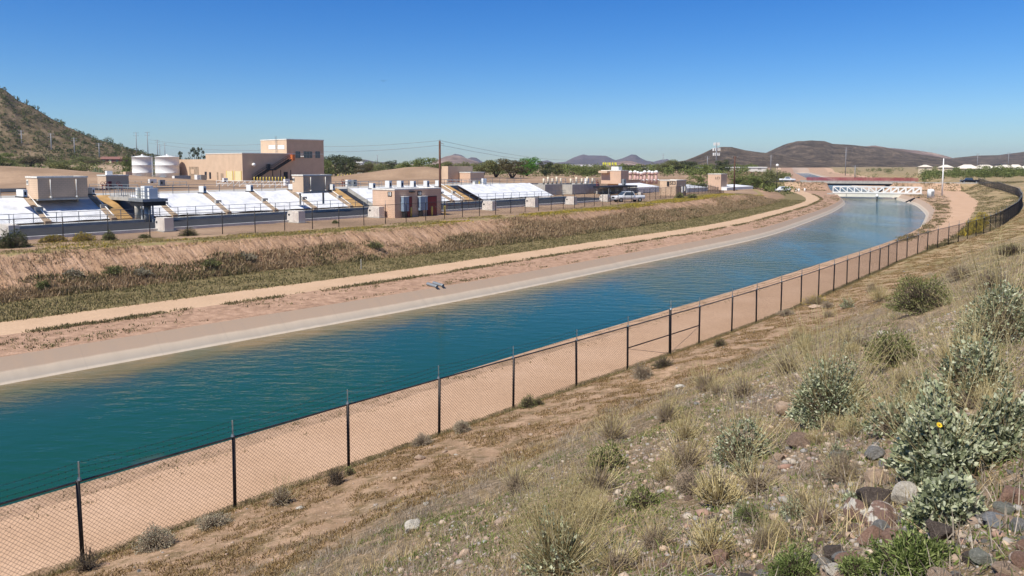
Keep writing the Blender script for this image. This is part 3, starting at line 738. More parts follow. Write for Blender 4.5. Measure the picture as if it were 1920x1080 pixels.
# block building 18
E18, Pn, La, Ln, Hh = building('block_building', 'tan block building with red doors and number 18 beside the fence', 699, 740.5, 827, 409, 357, -6.2, M_tan2, sink=.2)
for (u0, u1, v0, v1) in ((763, 771.5, 370, 407), (801, 818, 369, 403)):
    x0, z1 = fl(Pn, u0, v0); x1, _ = fl(Pn, u1, v0)
    d = MB().box(x0, x1, -.05, -.002, .02, z1).build('door', M_red, E18); MB().box(x0 - .07, x1 + .07, -.03, -.001, .02, z1 + .07).build('door_frame', M_dark, d)
    MB().box(x1 - .2, x1 - .12, -.11, -.05, 1.0, 1.1).build('handle', M_galv, d)
for (u0, u1, v0, v1) in ((751, 761, 369, 402), (782.6, 796, 368.5, 392)):
    x0, z1 = fl(Pn, u0, v0); x1, _ = fl(Pn, u1, v0)
    c = MB().box(x0, x1, -.55, -.06, .75, z1).build('cabinet', M_blue, E18); MB().box(x0 + .1, x0 + .3, -.62, -.1, .02, .75).build('cabinet_base', M_black, c)
    MB().box(x0 - .04, x1 + .04, -.6, -.02, z1, z1 + .05).build('cabinet_top', M_white, c)
x0, z0 = fl(Pn, 786.5, 362.5)
pl = MB().box(x0 - .33, x0 + .33, -.03, -.002, z0 - .26, z0 + .26).build('number_plate', M_black, E18); text_part('number', '18', .5, M_white, E18, (x0, -.045, z0), (math.pi/2, 0, 0))
y0, z0 = ff(Pn, 731, 364)
MB().box(-.03, -.002, y0 - .36, y0 + .36, z0 - .28, z0 + .28).build('number_plate', M_black, E18); text_part('number', '18', .56, M_white, E18, (-.045, y0, z0), (math.pi/2, 0, -math.pi/2))
MB().box(La*.3, La*.4, -.25, -.02, Hh - .3, Hh - .18).build('wall_lamp', M_black, E18)
for u, lab in ((771, 'leftmost'), (788, 'second from left'), (810, 'third from left'), (834, 'rightmost')):
    q = pz(u, 407 - (u-771)*.06, -6.2)
    o = MB().lathe([(.11, -.1), (.11, 1.05), (.09, 1.15), (.03, 1.19)], 12).build('bollard', M_yel, None, True); o.location = q
    tag(o, 'yellow bollard outside block building 18, ' + lab + ' of four', 'bollard', 'yellow bollards outside building 18')
# enclosures along the fence
eb = [(-8, 17, 37, 449, 423), (291.4, 308.8, 326, 435, 409), (538.5, 560, 570, 418.7, 396), (690, 711, 719, 409, 388), (904, 923, 928, 395, 377.5), (985, 1003, 1007, 389, 371), (1060, 1076, 1080, 384, 369), (1124, 1139, 1142.5, 378.5, 365), (1193.5, 1201.5, 1205.5, 374, 360.5)]
el = ['at the left edge', 'below the first pier', 'below the second penthouse', 'left of block building 18', 'right of the rusty pole', 'in front of the white basin cover', 'in front of the grey tank walls', 'left of the parked pickup', 'right of the parked pickup']
for (ul, uc, ur, vb, vt), lb in zip(eb, el):
    Pn, La, Ln, Hh = frame(uc, vb, -6.2, ur, ul, vt); Ln = min(Ln, 3.); La = max(La, .8)
    e = empty('filter_enclosure', Pn, RZ); tag(e, 'beige metal enclosure inside the plant fence, ' + lb, 'enclosure', 'beige enclosures along the plant fence')
    o = MB(); c = .25
    prof = [(0, 0), (Ln, 0), (Ln, Hh - c * 1.6), (Ln - c, Hh), (0, Hh)]
    o.add([(0, y, z) for y, z in prof] + [(La, y, z) for y, z in prof], [(0,1,2,3,4)[::-1], (5,6,7,8,9), (0,1,6,5), (1,2,7,6), (2,3,8,7), (3,4,9,8), (4,0,5,9)])
    o.build('housing', M_box, e)
    MB().box(-.03, -.002, Ln * .1, Ln * .48, .15, Hh - .15).build('door_panel', flat('beige panel', (.66,.58,.50), .6), e)
    MB().box(-.05, -.002, Ln * .75, Ln * .88, Hh * .6, Hh * .72).build('vent', M_black, e)
    MB().box(-.15, La + .15, -.15, Ln + .15, -.1, .08).build('plinth', M_conc, e)

# main building and tower
E, Pn, La, Ln, Hh = building('main_building', 'large flat-roofed tan process building with cream roller doors and dark side wall', 387, 455.5, 606, 342, 288, -3.75, M_tan)
low, zlow = ff(Pn, 335, 299); MB().box(0, 12, Ln + .01, low, 0, zlow).build('wing', M_tan, E)
for (u0, u1, v0, v1, mm, nm) in ((425.5, 436.5, 321, 341, M_cream, 'roller_door'), (441, 452.5, 321, 341, M_cream, 'roller_door'), (384, 388, 322, 335, M_dark, 'door'), (392.5, 396, 323, 335, M_dark, 'door'), (407, 409.5, 323, 338, M_conc2, 'door'), (414, 419, 325, 338, M_conc2, 'door'), (336.5, 340.5, 313, 331, M_conc2, 'door'), (355, 373, 312.5, 338, M_conc2, 'loading_bay')):
    y0, z1 = ff(Pn, u0, v0); y1, z0 = ff(Pn, u1, v1); z0 = max(z0, .02)
    d = MB().box(-.06, -.003, y1, y0, z0, z1).build(nm, mm, E)
    if nm == 'roller_door': MB().box(-.09, -.004, y0 + .001, y0 + .18, z0, z1 + .1).box(-.09, -.004, y1 - .18, y1 - .001, z0, z1 + .1).build('door_frame', M_yel, d)
    if nm == 'loading_bay': MB().box(-.12, -.07, (y0+y1)/2 - .3, (y0+y1)/2 + 1.2, z0 + 1.4, z1 - .6).build('panel', M_tan, d)
T0, _ = fl(Pn, 538, 300); T1, zT = fl(Pn, 606.5, 264)
_, zT2 = fl(Pn, 538, 262)
tow = MB().box(T0, T1, -.02, 10.5, 0, zT2).build('tower', M_tan, E)
MB().box(T0 - .08, T1 + .08, -.1, .2, zT2, zT2 + .2).box(T0 - .08, T0 + .2, .2, 10.5, zT2, zT2 + .2).box(T1 - .2, T1 + .08, .2, 10.5, zT2, zT2 + .2).build('parapet', M_cap, tow)
for u0, u1 in ((504, 517), (521, 533.5)):
    y0, z1 = ff(Pn, u0, 272.5, T0); y1, z0 = ff(Pn, u1, 279.5, T0); w = MB().box(T0 - .06, T0 - .003, y1, y0, z0, z1).build('window', M_pale, tow)
y0, z1 = ff(Pn, 519, 259, T0); ld = MB()
for dy in (-.25, .25): ld.bar((T0 - .25, y0 + dy, Hh + .2), (T0 - .25, y0 + dy, zT2 + .9), .05)
for z in np.arange(Hh + .5, zT2 + .8, .4): ld.bar((T0 - .25, y0 - .25, z), (T0 - .25, y0 + .25, z), .04)
ld.build('ladder', M_grey, tow)
for u0, u1 in ((554, 562.5), (569, 585), (591, 599.5)):
    x0, z1 = fl(Pn, u0, 284); x1, z0 = fl(Pn, u1, 296.5)
    w = MB().box(x0, x1, -.09, -.03, z0, z1).build('window', M_glass, tow); nb = 3 if u1 - u0 > 10 else 2
    fm = MB()
    for i in range(nb + 1): xx = x0 + (x1 - x0) * i / nb; fm.box(xx - .04, xx + .04, -.13, -.095, z0, z1)
    fm.box(x0, x1, -.125, -.096, (z0+z1)/2 - .03, (z0+z1)/2 + .03); fm.build('frame', M_grey, w)
for u in (563.5, 567):
    x0, z0 = fl(Pn, u, 293.5); MB().lathe([(.02, -.16), (.15, -.08), (.17, 0), (.12, .1), (.02, .15)], 10, (x0, -.3)).build('lamp', M_white, tow, True).location = (0, 0, z0)
x0, z0 = fl(Pn, 473.5, 309); MB().lathe([(.03, -.4), (.32, -.22), (.42, 0), (.3, .28), (.03, .4)], 12, (x0, -.5)).build('globe_lamp', M_white, E, True).location = (0, 0, z0)
x0, z0 = fl(Pn, 502.5, 319); MB().box(x0 - .3, x0 + .3, -.5, -.02, z0 - .1, z0 + 1.3).build('door', M_dark, E)
# stair up the wall
a = fl(Pn, 476, 337, -1.2); c1 = fl(Pn, 503, 319, -1.2); c2 = fl(Pn, 515, 318, -1.2); c3 = fl(Pn, 545, 299, -1.2)
st = MB()
for (xa, za), (xb, zb_) in ((a, c1), (c1, c2), (c2, c3)):
    for yy in (-1.6, -.6):
        st.bar((xa, yy, za), (xb, yy, zb_), .08, .28); st.bar((xa, yy, za + 1.0), (xb, yy, zb_ + 1.0), .06); st.bar((xa, yy, za + .55), (xb, yy, zb_ + .55), .04)
    nst = max(2, int(abs(xb - xa) / .3))
    for i in range(nst + 1):
        f = i / nst; x_ = xa + (xb - xa) * f; z_ = za + (zb_ - za) * f; st.box(x_ - .14, x_ + .14, -1.6, -.6, z_ - .03, z_ + .02)
        if i % 4 == 0:
            for yy in (-1.6, -.6): st.bar((x_, yy, z_), (x_, yy, z_ + 1.0), .04)
for f in (.15, .5, .95): x_ = c1[0] + (c3[0] - c1[0]) * f; st.bar((x_, -1.55, 0), (x_, -1.55, c1[1]), .12)
st.build('stair', M_black, E)
x0, z0 = fl(Pn, 545.5, 301); MB().box(x0 - .25, x0 + .35, -1.0, -.1, z0, z0 + 1.3).build('hoist_box', M_orange, tow)
x0, z0 = fl(Pn, 536, 342); MB().box(x0 - .5, x0 + .5, -.05, -.003, .02, 2.1).build('door', M_dark, E)
# bollards in front of it
bl = 0
for u in np.linspace(477, 534, 11):
    q = pz(u, 342.5, -3.75); o = MB().lathe([(.12, -.1), (.12, 1.05), (.09, 1.15), (.02, 1.18)], 8).build('bollard', M_yel, None, True); o.location = q
    tag(o, 'yellow bollard in the row before the dark wall of the main building', 'bollard', 'yellow bollards before the main building')
for u, v in ((622, 336), (628, 338), (634, 335), (640, 337), (646, 336.5), (652, 334), (657, 333)):
    q = pz(u, v, -3.75); o = MB().lathe([(.12, -.1), (.12, 1.05), (.09, 1.15), (.02, 1.18)], 8).build('bollard', M_yel, None, True); o.location = q
    tag(o, 'yellow bollard in the cluster right of the tower', 'bollard', 'yellow bollards right of the tower')
# tanks
for (u0, u1, vb, vt, yb, lab) in ((250.5, 286, 338, 295, 175, 'left white cylindrical storage tank with conical roof'), (294, 335.5, 339, 295, 172, 'right white cylindrical storage tank with conical roof')):
    uc = (u0 + u1) / 2; q = pz(uc, vb, -3.75); r = (u1 - u0) / 2 * q.y / F; h = py(uc, vt, q.y).z - q.z
    e = empty('storage_tank', q); tag(e, lab, 'tank', 'white storage tanks')
    o = MB().lathe([(r, -.1), (r, h * .33), (r + .03, h * .335), (r, h * .34), (r, h * .66), (r + .03, h * .665), (r, h * .67), (r, h), (r + .06, h + .02), (r + .06, h + .1), (r * .05, h + .45)], 48).build('shell', M_white, e, True)
    MB().lathe([(.25, h + .42), (.25, h + .62), (.05, h + .75)], 10).build('vent', M_white, e)
    rr = MB()
    for k_ in range(20):
        t_ = 2 * math.pi * k_ / 20; rr.bar((r*math.cos(t_), r*math.sin(t_), h + .1), (r*math.cos(t_), r*math.sin(t_), h + .6), .03)
    rr.build('roof_rail', M_grey, e); MB().box(-r*.3, r*.3, -r - .5, -r + .1, 0, .9).build('pump_skid', M_grey, e)
q = pz(290, 339, -3.75); e = empty('tank_ladder', q); tag(e, 'tall grey caged ladder tower between the two white tanks', 'ladder')
h = 5.2; lt = MB()
for dx in (-.45, .45): lt.bar((dx, 0, 0), (dx, 0, h), .08)
lt.build('stile', M_white, e); lt = MB()
for z in np.arange(.3, h, .35): lt.bar((-.45, 0, z), (.45, 0, z), .06)
for z in np.arange(1.2, h, .8): lt.box(-.5, .5, -.6, -.52, z, z + .1)
lt.build('rungs', M_grey, e)
# small buildings and containers
E, Pn, La, Ln, Hh = building('pump_house', 'small tan block pump house with one red door left of the tanks', 183.4, 199.7, 242, 354.8, 330, -3.75, M_tan)
x0, z1 = fl(Pn, 203, 340); x1, _ = fl(Pn, 209, 340); MB().box(x0, x1, -.05, -.002, .02, z1).build('door', M_red, E)
MB().box(La*.2, La*.45, Ln*.4, Ln*.6, Hh + .06, Hh + .75).build('roof_unit', M_white, E)
building('shed', 'tiny tan shed left of the white tanks', 231, 236, 250, 336, 322, -3.75, M_tan, False)
E, Pn, La, Ln, Hh = building('container', 'grey shipping container with white end near the tanks', 323, 328, 358, 343.4, 329.5, -3.75, M_grey, False, cat='container')
MB().box(-.03, -.002, .05, Ln - .05, .05, Hh - .05).build('end_door', M_white, E)
for u, lab in ((372.5, 'left'), (380, 'right')):
    o = MB().box(-.6, .6, -.6, .6, 0, 1.5).build('utility_cabinet', M_white if u < 375 else M_grey); o.location = pz(u, 341, -3.75); o.rotation_euler = (0, 0, RZ)
    tag(o, 'small utility cabinet beside the loading bay, the %s one' % lab, 'cabinet')
E, Pn, La, Ln, Hh = building('tan_building', 'tall tan block building with dark front behind the second pier', 862, 882, 908, 349, 324, -4.3, M_tan2)
MB().box(-3, La, 3.2, Ln + 2, 0, Hh + 1.3).build('upper_block', M_tan, E)
E, Pn, La, Ln, Hh = building('tan_building', 'tan block building with pale wall lamps beside the pink vessels', 1127, 1164, 1178.5, 345, 320.5, -4.6, M_tan2)
MB().box(.5, 2, 1, 3, Hh + .06, Hh + 1).build('roof_unit', M_white, E); MB().box(-1.2, 0, Ln*.55, Ln, Hh - .5, Hh).build('awning', M_tan, E)
E, Pn, La, Ln, Hh = building('tan_building', 'low tan block building lettered SE3 behind the fence', 1237, 1268, 1286, 367, 339, -6.2, M_tan)
y0, z0 = ff(Pn, 1261.5, 343.5); text_part('lettering', 'SE3', .95, M_black, E, (-.02, y0, z0), (math.pi/2, 0, -math.pi/2))
y0, z0 = ff(Pn, 1253, 344); MB().box(-.12, -.002, y0 - .25, y0 + .25, z0 - .5, z0 + .4).build('wall_lamp', M_black, E)
for f in (.45, .75): MB().box(La*f, La*(f+.14), -.4, -.02, .6, Hh*.6).build('cabinet', M_white, E)
E, Pn, La, Ln, Hh = building('tan_building', 'tall pinkish tan block building near the second wooden pole', 1327, 1351.4, 1362.5, 356, 327, -6.1, M_tan2)
y0, z0 = ff(Pn, 1346, 334); text_part('lettering', 'LC1', .8, M_black, E, (-.02, y0, z0), (math.pi/2, 0, -math.pi/2))
# second basin: big white sloped cover, tank walls, canopy
def wallbox(name, label, u0, u1, v_b, v_t, zg, depth, m, cat, group=None):
    """box whose long side faces the canal, from pixel column u0 to u1"""
    Pn, La, _, Hh = frame(u0, v_b, zg, u1, None, v_t); e = empty(name, Pn, RZ); tag(e, label, cat, group); return e, La, Hh, Pn
e, La, Hh, Pn = wallbox('covered_basin', 'wide white sloped cover over a basin with shade-black walls behind the enclosures', 903, 1022, 369, 361, -6.2, 10, M_dark, 'basin')
MB().box(0, La, 0, 8.6, 0, Hh).build('basin_wall', M_black, e)  # black colour stands in for the shadow under the cover
MB().add([(0, -.2, Hh + .02), (La, -.2, Hh + .02), (La, 8.8, Hh + 1.15), (0, 8.8, Hh + 1.15), (0, -.2, Hh + .12), (La, -.2, Hh + .12), (La, 8.8, Hh + 1.27), (0, 8.8, Hh + 1.27)], [(0,3,2,1),(4,5,6,7),(0,1,5,4),(1,2,6,5),(2,3,7,6),(3,0,4,7)]).build('fabric_cover', M_cover, e)
sm_ = MB()
for k_ in np.arange(1.5, La, 2.2): sm_.bar((k_, -.2, Hh + .15), (k_, 8.8, Hh + 1.30), .08, .06)
sm_.build('cover_seams', M_cap, e)
for (u0, u1, v0, v1, lab) in ((1022, 1065, 366, 346, 'left grey concrete tank wall with pale pipes on top'), (1073, 1124, 365, 346, 'right grey concrete tank wall with pale pipes on top')):
    e, La, Hh, Pn = wallbox('settling_tank', lab, u0, u1, v0, v1, -6.2, 8, M_conc, 'tank', 'grey concrete settling tanks')
    MB().box(0, La, 0, .35, 0, Hh).box(0, La, 7.7, 8, 0, Hh).box(0, .35, .35, 7.7, 0, Hh).box(La - .35, La, .35, 7.7, 0, Hh).build('wall', M_conc, e)
    MB().box(.35, La - .35, .35, 7.7, 0, Hh - .8).build('channel_water', M_dark, e)
    p_ = MB()
    for xx in np.arange(.5, La - .4, 1.3): p_.bar((xx, .2, Hh), (xx, .2, Hh + 1.05), .07)
    for z in (.55, 1.05): p_.bar((.3, .2, Hh + z), (La - .3, .2, Hh + z), .06)
    p_.build('handrail', M_cap, e)
    p_ = MB()
    for k_ in range(5):
        xx = .8 + k_ * (La - 2) / 4; p_.tube((xx, 1, Hh), (xx, 1, Hh + 1.2 + .3*(k_ % 2)), .2).tube((xx, 1, Hh + 1.0), (xx + .9, 1.6, Hh + 1.0), .17)
    p_.build('pipework', flat('cream pipe', (.66,.57,.42), .6), e, True)
e, La, Hh, Pn = wallbox('walkway_canopy', 'dark-edged canopy on slim posts behind the parked pickup', 1142, 1195, 365, 349.5, -6.2, 4, M_black, 'canopy')
MB().box(0, La, 0, 4, Hh - .35, Hh).build('canopy_roof', M_black, e); c = MB()
for xx in np.linspace(.2, La - .2, 5): c.bar((xx, .2, 0), (xx, .2, Hh - .35), .12)
c.build('posts', M_grey, e); MB().box(.5, La - .5, 3.2, 3.6, 0, Hh - .5).build('back_wall', M_conc, e)
for (u0, u1, v0, v1, lab) in ((1197, 1236, 362, 345, 'white covered basin left of building SE3'), (1288, 1327, 361, 348.5, 'white covered basin right of building SE3'), (1363, 1412, 357, 348.5, 'white covered basin furthest right, behind the wooden pole')):
    e, La, Hh, Pn = wallbox('covered_basin', lab, u0, u1, v0, v1, -6.2, 5, M_white, 'basin')
    MB().box(0, La, 0, 5, 0, Hh * .62).build('basin_wall', M_white, e)
    MB().add([(0, -.1, Hh*.63), (La, -.1, Hh*.63), (La, 5.1, Hh), (0, 5.1, Hh), (0, 5.1, Hh*.63), (La, 5.1, Hh*.63)], [(0,1,2,3),(3,2,5,4),(0,3,4),(1,5,2),(0,4,5,1)]).build('fabric_cover', M_cover, e)
e, La, Hh, Pn = wallbox('tan_building', 'long low tan wall with brown roof below the pink vessels', 1200, 1237, 350, 339.5, -5.2, 4, M_tan, 'building')
MB().box(0, La, 5.3, 9, 0, Hh).build('wall', M_tan, e); MB().box(-.1, La + .1, 5.2, 9.1, Hh, Hh + .15).build('roof', M_conc2, e)
# pressure vessels
for i, u in enumerate((1182, 1190.5, 1195.5, 1202, 1208.5, 1217, 1222.5, 1230)):
    vt = (320, 319.5, 321, 322, 319.5, 319.5, 320.5, 319.5)[i]; q = pz(u, 345, -5.0); hh = py(u, vt, q.y).z - q.z
    e = empty('pressure_vessel', q); tag(e, 'slender pink and cream pressure vessel in the row right of the tan building', 'vessel', 'pink pressure vessels')
    MB().lathe([(.42, 0), (.42, hh * .5), (.30, hh*.6), (.30, hh * .72), (.52, hh*.76), (.55, hh * .84)], 14).build('body', M_pink, e, True)
    MB().lathe([(.55, hh * .841), (.5, hh * .92), (.28, hh * .98), (.04, hh)], 14).build('dome', M_white, e, True)
    MB().tube((0, 0, hh*.4), (.9, -.3, hh * .25), .16).build('pipe', M_white, e, True)
# yard clutter on the filter deck
def rail_run(name, label, u0, v0, u1, v1, zg, h=1.0, step=1.5, m=None, lattice=False):
    a = pz(u0, v0, zg); b = pz(u1, v1, zg); e = empty(name, a); tag(e, label, 'railing'); d = b - a; n_ = max(1, int(d.length / step)); o = MB()
    for i in range(n_ + 1): o.bar(d * i / n_, d * i / n_ + Vector((0, 0, h)), .06)
    o.build('posts', m or M_grey, e); o = MB()
    for z in (h * .5, h): o.bar((0, 0, z), d + Vector((0, 0, z)), .06)
    if lattice:
        for i in range(n_): o.bar(d * i / n_ + Vector((0, 0, .1)), d * (i + 1) / n_ + Vector((0, 0, h)), .05)
    o.build('rails', m or M_grey, e); return e
rail_run('guard_rail', 'white lattice guard rail round the clarifier before the main building', 406, 350, 540, 352.5, -3.75, 1.05, 1.3, M_white, True)
rail_run('guard_rail', 'grey pipe rail on the filter deck left of the first pier', 168, 357, 258, 358, -3.75, .9)
rail_run('guard_rail', 'grey pipe rail on the filter deck between tanks and white covers', 242, 349, 350, 351, -3.75, .9)
rail_run('guard_rail', 'grey pipe rail on the deck left of the row of motor boxes', 636, 351, 716, 351, -3.75, .9)
rail_run('guard_rail', 'grey pipe rail along the deck left of the tall tan building', 838, 348, 905, 348, -4.0, 1.0)
rail_run('guard_rail', 'dark pipe rail over the channel beyond the rusty pole', 838, 394, 905, 390, -6.1, 1.2, 1.2, flat('rusty rail', (.18,.07,.05), .7))
def red_valve(u, v, zg, lab):
    e = empty('valve_stand', pz(u, v, zg), RZ); tag(e, 'dark red valve stand with handwheel ' + lab, 'valve', 'dark red valve stands')
    MB().tube((0, 0, 0), (0, 0, 1.0), .07).tube((.5, 0, 0), (.5, 0, .8), .07).bar((0, 0, .7), (.5, 0, .7), .1).build('stem', M_red, e)
    w = MB(); nn_ = 12
    for i in range(nn_):
        t0, t1 = 2*math.pi*i/nn_, 2*math.pi*(i+1)/nn_; w.bar((.25*math.cos(t0), -.1, 1.0 + .25*math.sin(t0)), (.25*math.cos(t1), -.1, 1.0 + .25*math.sin(t1)), .05)
    w.build('handwheel', M_red, e)
for a in ((192, 357, -3.75, 'near the small pump house door'), (199, 356, -3.75, 'left of the first pier boxes'), (222, 357, -3.75, 'on the deck by the first pier'), (642, 350, -3.75, 'left of the row of motor boxes'), (656, 350.5, -3.75, 'left of the motor box by building 18'), (846, 347, -4, 'behind the rusty pole'), (1119, 349, -4.3, 'on the right tank wall')): red_valve(*a)
for i, (u, v, w_) in enumerate(((300, 352, .9), (281, 350, 1.2), (652, 352, 1.), (663, 352, .7), (420, 347, .8), (535, 350, .9), (890, 345, 1.), (1100, 345, 1.), (1150, 343, 1.), (1170, 347, .8))):
    e = empty('valve_cabinet', pz(u, v, -3.85 if u < 800 else -4.5), RZ)
    tag(e, 'small pale metal control cabinet on the plant deck, number %s from the left' % ('one two three four five six seven eight nine ten'.split()[i]), 'cabinet', 'pale control cabinets on the plant deck')
    MB().box(0, w_, 0, .6, .15, 1.3).build('housing', M_white if i % 3 else M_grey, e); MB().box(.05, .15, .1, .5, 0, .15).box(w_ - .15, w_ - .05, .1, .5, 0, .15).build('feet', M_grey, e)
    MB().box(w_*.2, w_*.5, -.02, -.002, .6, 1.0).build('panel', M_black, e)
# ------------------------------------------------------------------ hills and mountains
def hillmat(name, c1, c2, c3, sc, bs):
    m, n, l, b = nt(name)
    a = noise(n, l, sc, 8, rough=.72); a2 = noise(n, l, sc * 7, 6, rough=.7)
    c = ramp(n, l, a, [(.34, c1), (.5, c2), (.66, c3)]); c = mixc(n, l, mrange(n, l, a2, .42, .6, 0, .55), c, c1)
    l.new(c, b.inputs['Base Color']); b.inputs['Roughness'].default_value = 1; b.inputs['Specular IOR Level'].default_value = .05
    bump(n, l, b, a2, 1., bs); return m
def ridge(name, label, sil, dist, depth, m, zbase=-4.2, rough=.06, nx=200, ny=60, seed=1, fr=None, tail=.35):
    us = np.array([p[0] for p in sil], float); vs = np.array([p[1] for p in sil], float)
    u = np.linspace(us[0], us[-1], nx); v = np.interp(u, us, vs)
    kx = np.array([ray(a, 308).x / ray(a, 308).y for a in u]); kz = np.array([ray(960, b).z / ray(960, b).y for b in v])
    w = np.linspace(-1, 1, ny); X = kx[:, None] * (dist + w[None, :] * depth); Y = dist + w[None, :] * depth + 0 * kx[:, None]
    top = np.maximum(kz * dist - zbase, .2)[:, None]
    fr = fr or depth / 3
    rg = 1 - np.abs(fbm(X / fr, Y / fr, 5, seed, .55)) * 1.6
    prof = np.clip(1 - np.abs(w), 0, 1)[None, :] ** .9
    e = 1 - prof
    hh = top * prof * (1 - rough * 6 * e * (1 - rg * .5) ) + top * rough * 2.2 * fbm(X / (fr * .5), Y / (fr * .5), 5, seed + 3, .6) * np.minimum(1, e * 4 + .15) * np.minimum(1, prof * 4)
    edge = np.minimum(1, np.minimum(np.arange(nx), np.arange(nx)[::-1]) / 6.)[:, None]
    Z = zbase - .5 + np.maximum(hh, 0) * np.maximum(edge, .02)
    idx = np.arange(X.size).reshape(X.shape)
    o = mesh_obj(name, np.stack([X, Y, Z], -1).reshape(-1, 3), np.stack([idx[:-1, :-1], idx[1:, :-1], idx[1:, 1:], idx[:-1, 1:]], -1).reshape(-1, 4), m, None, True)
    tag(o, label, None, None, 'structure'); return o, X, Y, Z
M_h1 = hillmat('rocky scrub hill', (.085,.07,.035), (.19,.14,.085), (.34,.25,.165), .06, 1.5)
M_h2 = hillmat('dark desert hill', (.07,.052,.03), (.20,.145,.095), (.40,.29,.19), .035, 12.)
M_h3 = hillmat('far mountain rock', (.09,.065,.06), (.15,.11,.10), (.22,.16,.14), .003, 30.)
M_h4 = hillmat('quarried hill', (.12,.08,.06), (.26,.18,.14), (.52,.38,.30), .008, 6.)
_, HX, HY, HZ = ridge('hill', 'steep rocky hill dotted with green scrub at the left edge', [(-420,60),(-200,90),(-60,135),(0,158),(18,166),(40,186),(70,200),(100,220),(130,236),(160,250),(190,262),(215,269),(240,277),(262,283),(290,290),(320,300),(345,307)], 430, 120, M_h1, -1, .05, 260, 120, 3)
ridge('hill', 'rounded dark hill behind the cell tower', [(1235,308),(1285,300),(1300,294),(1318,286),(1335,278),(1352,274.5),(1372,275),(1395,280),(1425,285),(1450,287),(1500,296),(1560,308)], 1260, 300, M_h2, -4, .10, 200, 60, 5)
ridge('hill', 'long flat-topped dark hill beyond the bridges', [(1360,307),(1400,297),(1430,288),(1455,276),(1475,268),(1495,263),(1520,262),(1545,264),(1560,269.5),(1590,270.5),(1620,273),(1660,276),(1700,284),(1730,290),(1780,297),(1830,306)], 1600, 460, M_h2, -4, .11, 260, 70, 6)
ridge('hill', 'pale quarried ridge on the right behind the dark hill', [(1560,300),(1600,275),(1640,272),(1665,276),(1690,278),(1720,281),(1745,285),(1770,291),(1790,297),(1830,308)], 2050, 350, M_h4, -4, .06, 120, 40, 7)
ridge('hill', 'low brown hill rising at the right edge', [(1740,304),(1790,295),(1830,291),(1870,290),(1900,286),(1940,281),(2050,270),(2200,262)], 1900, 420, M_h2, -4, .05, 120, 40, 8)
ridge('mountain', 'small pale brown hill with tracks behind the rusty pole', [(800,306),(818,300),(835,293),(848,290),(862,291),(880,298),(905,305)], 2300, 300, M_h4, -4, .06, 80, 30, 9)
ridge('mountain', 'blue peak behind the small pale hill', [(825,300),(840,293),(853,287.5),(866,290),(876,297),(884,294),(893,295),(905,303),(930,308)], 4200, 500, M_h3, -4, .06, 90, 30, 10)
ridge('mountain', 'long blue grey mountain in the centre of the skyline', [(1000,308),(1015,302),(1026,300),(1040,305),(1060,303),(1075,295),(1088,290),(1094,288.5),(1104,291),(1120,291),(1135,291),(1148,297),(1158,302),(1168,306)], 4600, 600, M_h3, -4, .06, 140, 36, 11)
ridge('mountain', 'pointed blue grey mountain right of the long one', [(1130,308),(1150,301),(1165,297),(1175,293),(1184,288.5),(1192,289.5),(1200,295),(1212,301),(1225,303),(1240,299),(1252,298),(1262,303),(1275,308)], 4300, 500, M_h3, -4, .06, 120, 36, 12)
ridge('mountain', 'low grey ridge right of the tower', [(600,308),(640,301),(665,297.5),(685,298.5),(705,303),(730,304),(760,308)], 3000, 400, M_h3, -4, .05, 90, 30, 13)
ridge('mountain', 'low brown hillock below the pointed mountain', [(1145,308),(1160,303),(1172,300.5),(1185,301.5),(1200,306),(1215,309)], 2000, 200, M_h4, -4, .05, 60, 24, 14)

# ------------------------------------------------------------------ trees
L_green = leafmat('olive green foliage', (.15,.18,.045), (.30,.31,.10)); L_dark = leafmat('dark foliage', (.075,.09,.035), (.17,.18,.08))
L_bright = leafmat('bright green foliage', (.10,.24,.025), (.20,.36,.06)); L_olive = leafmat('pale olive foliage', (.18,.185,.065), (.34,.33,.15))
L_brown = leafmat('brownish foliage', (.13,.11,.05), (.25,.21,.10)); M_bark = flat('dark bark', (.07,.05,.035), .9, 0, .2, 3)
def leafcloud(centres, n, size, rng, squash=.8, up=0.):
    """n leaf-sized quads spread through clumps (x,y,z,r)"""
    c = np.array(centres, float); wgt = c[:, 3]**2; k = rng.choice(len(c), n, p=wgt / wgt.sum())
    d = rng.normal(size=(n, 3)); d /= np.linalg.norm(d, axis=1)[:, None]; rad = rng.uniform(.35, 1.03, n) ** .6
    p = c[k, :3] + d * (rad * c[k, 3])[:, None] * np.array([1, 1, squash])
    a = rng.normal(size=(n, 3)) + d * .3; a /= np.linalg.norm(a, axis=1)[:, None]; a[:, 2] += up
    b = np.cross(a, rng.normal(size=(n, 3))); b /= np.linalg.norm(b, axis=1)[:, None]
    s = size * rng.uniform(.6, 1.3, n)[:, None]
    V = np.stack([p - a*s*.5, p + b*s*.35, p + a*s*.5, p - b*s*.35], 1).reshape(-1, 3)
    return V, np.arange(4*n).reshape(n, 4), rng.uniform(0, 1, n) * .7 + .3 * vn(p[:, 0]*1.3, p[:, 2]*1.3 + p[:, 1], 3)
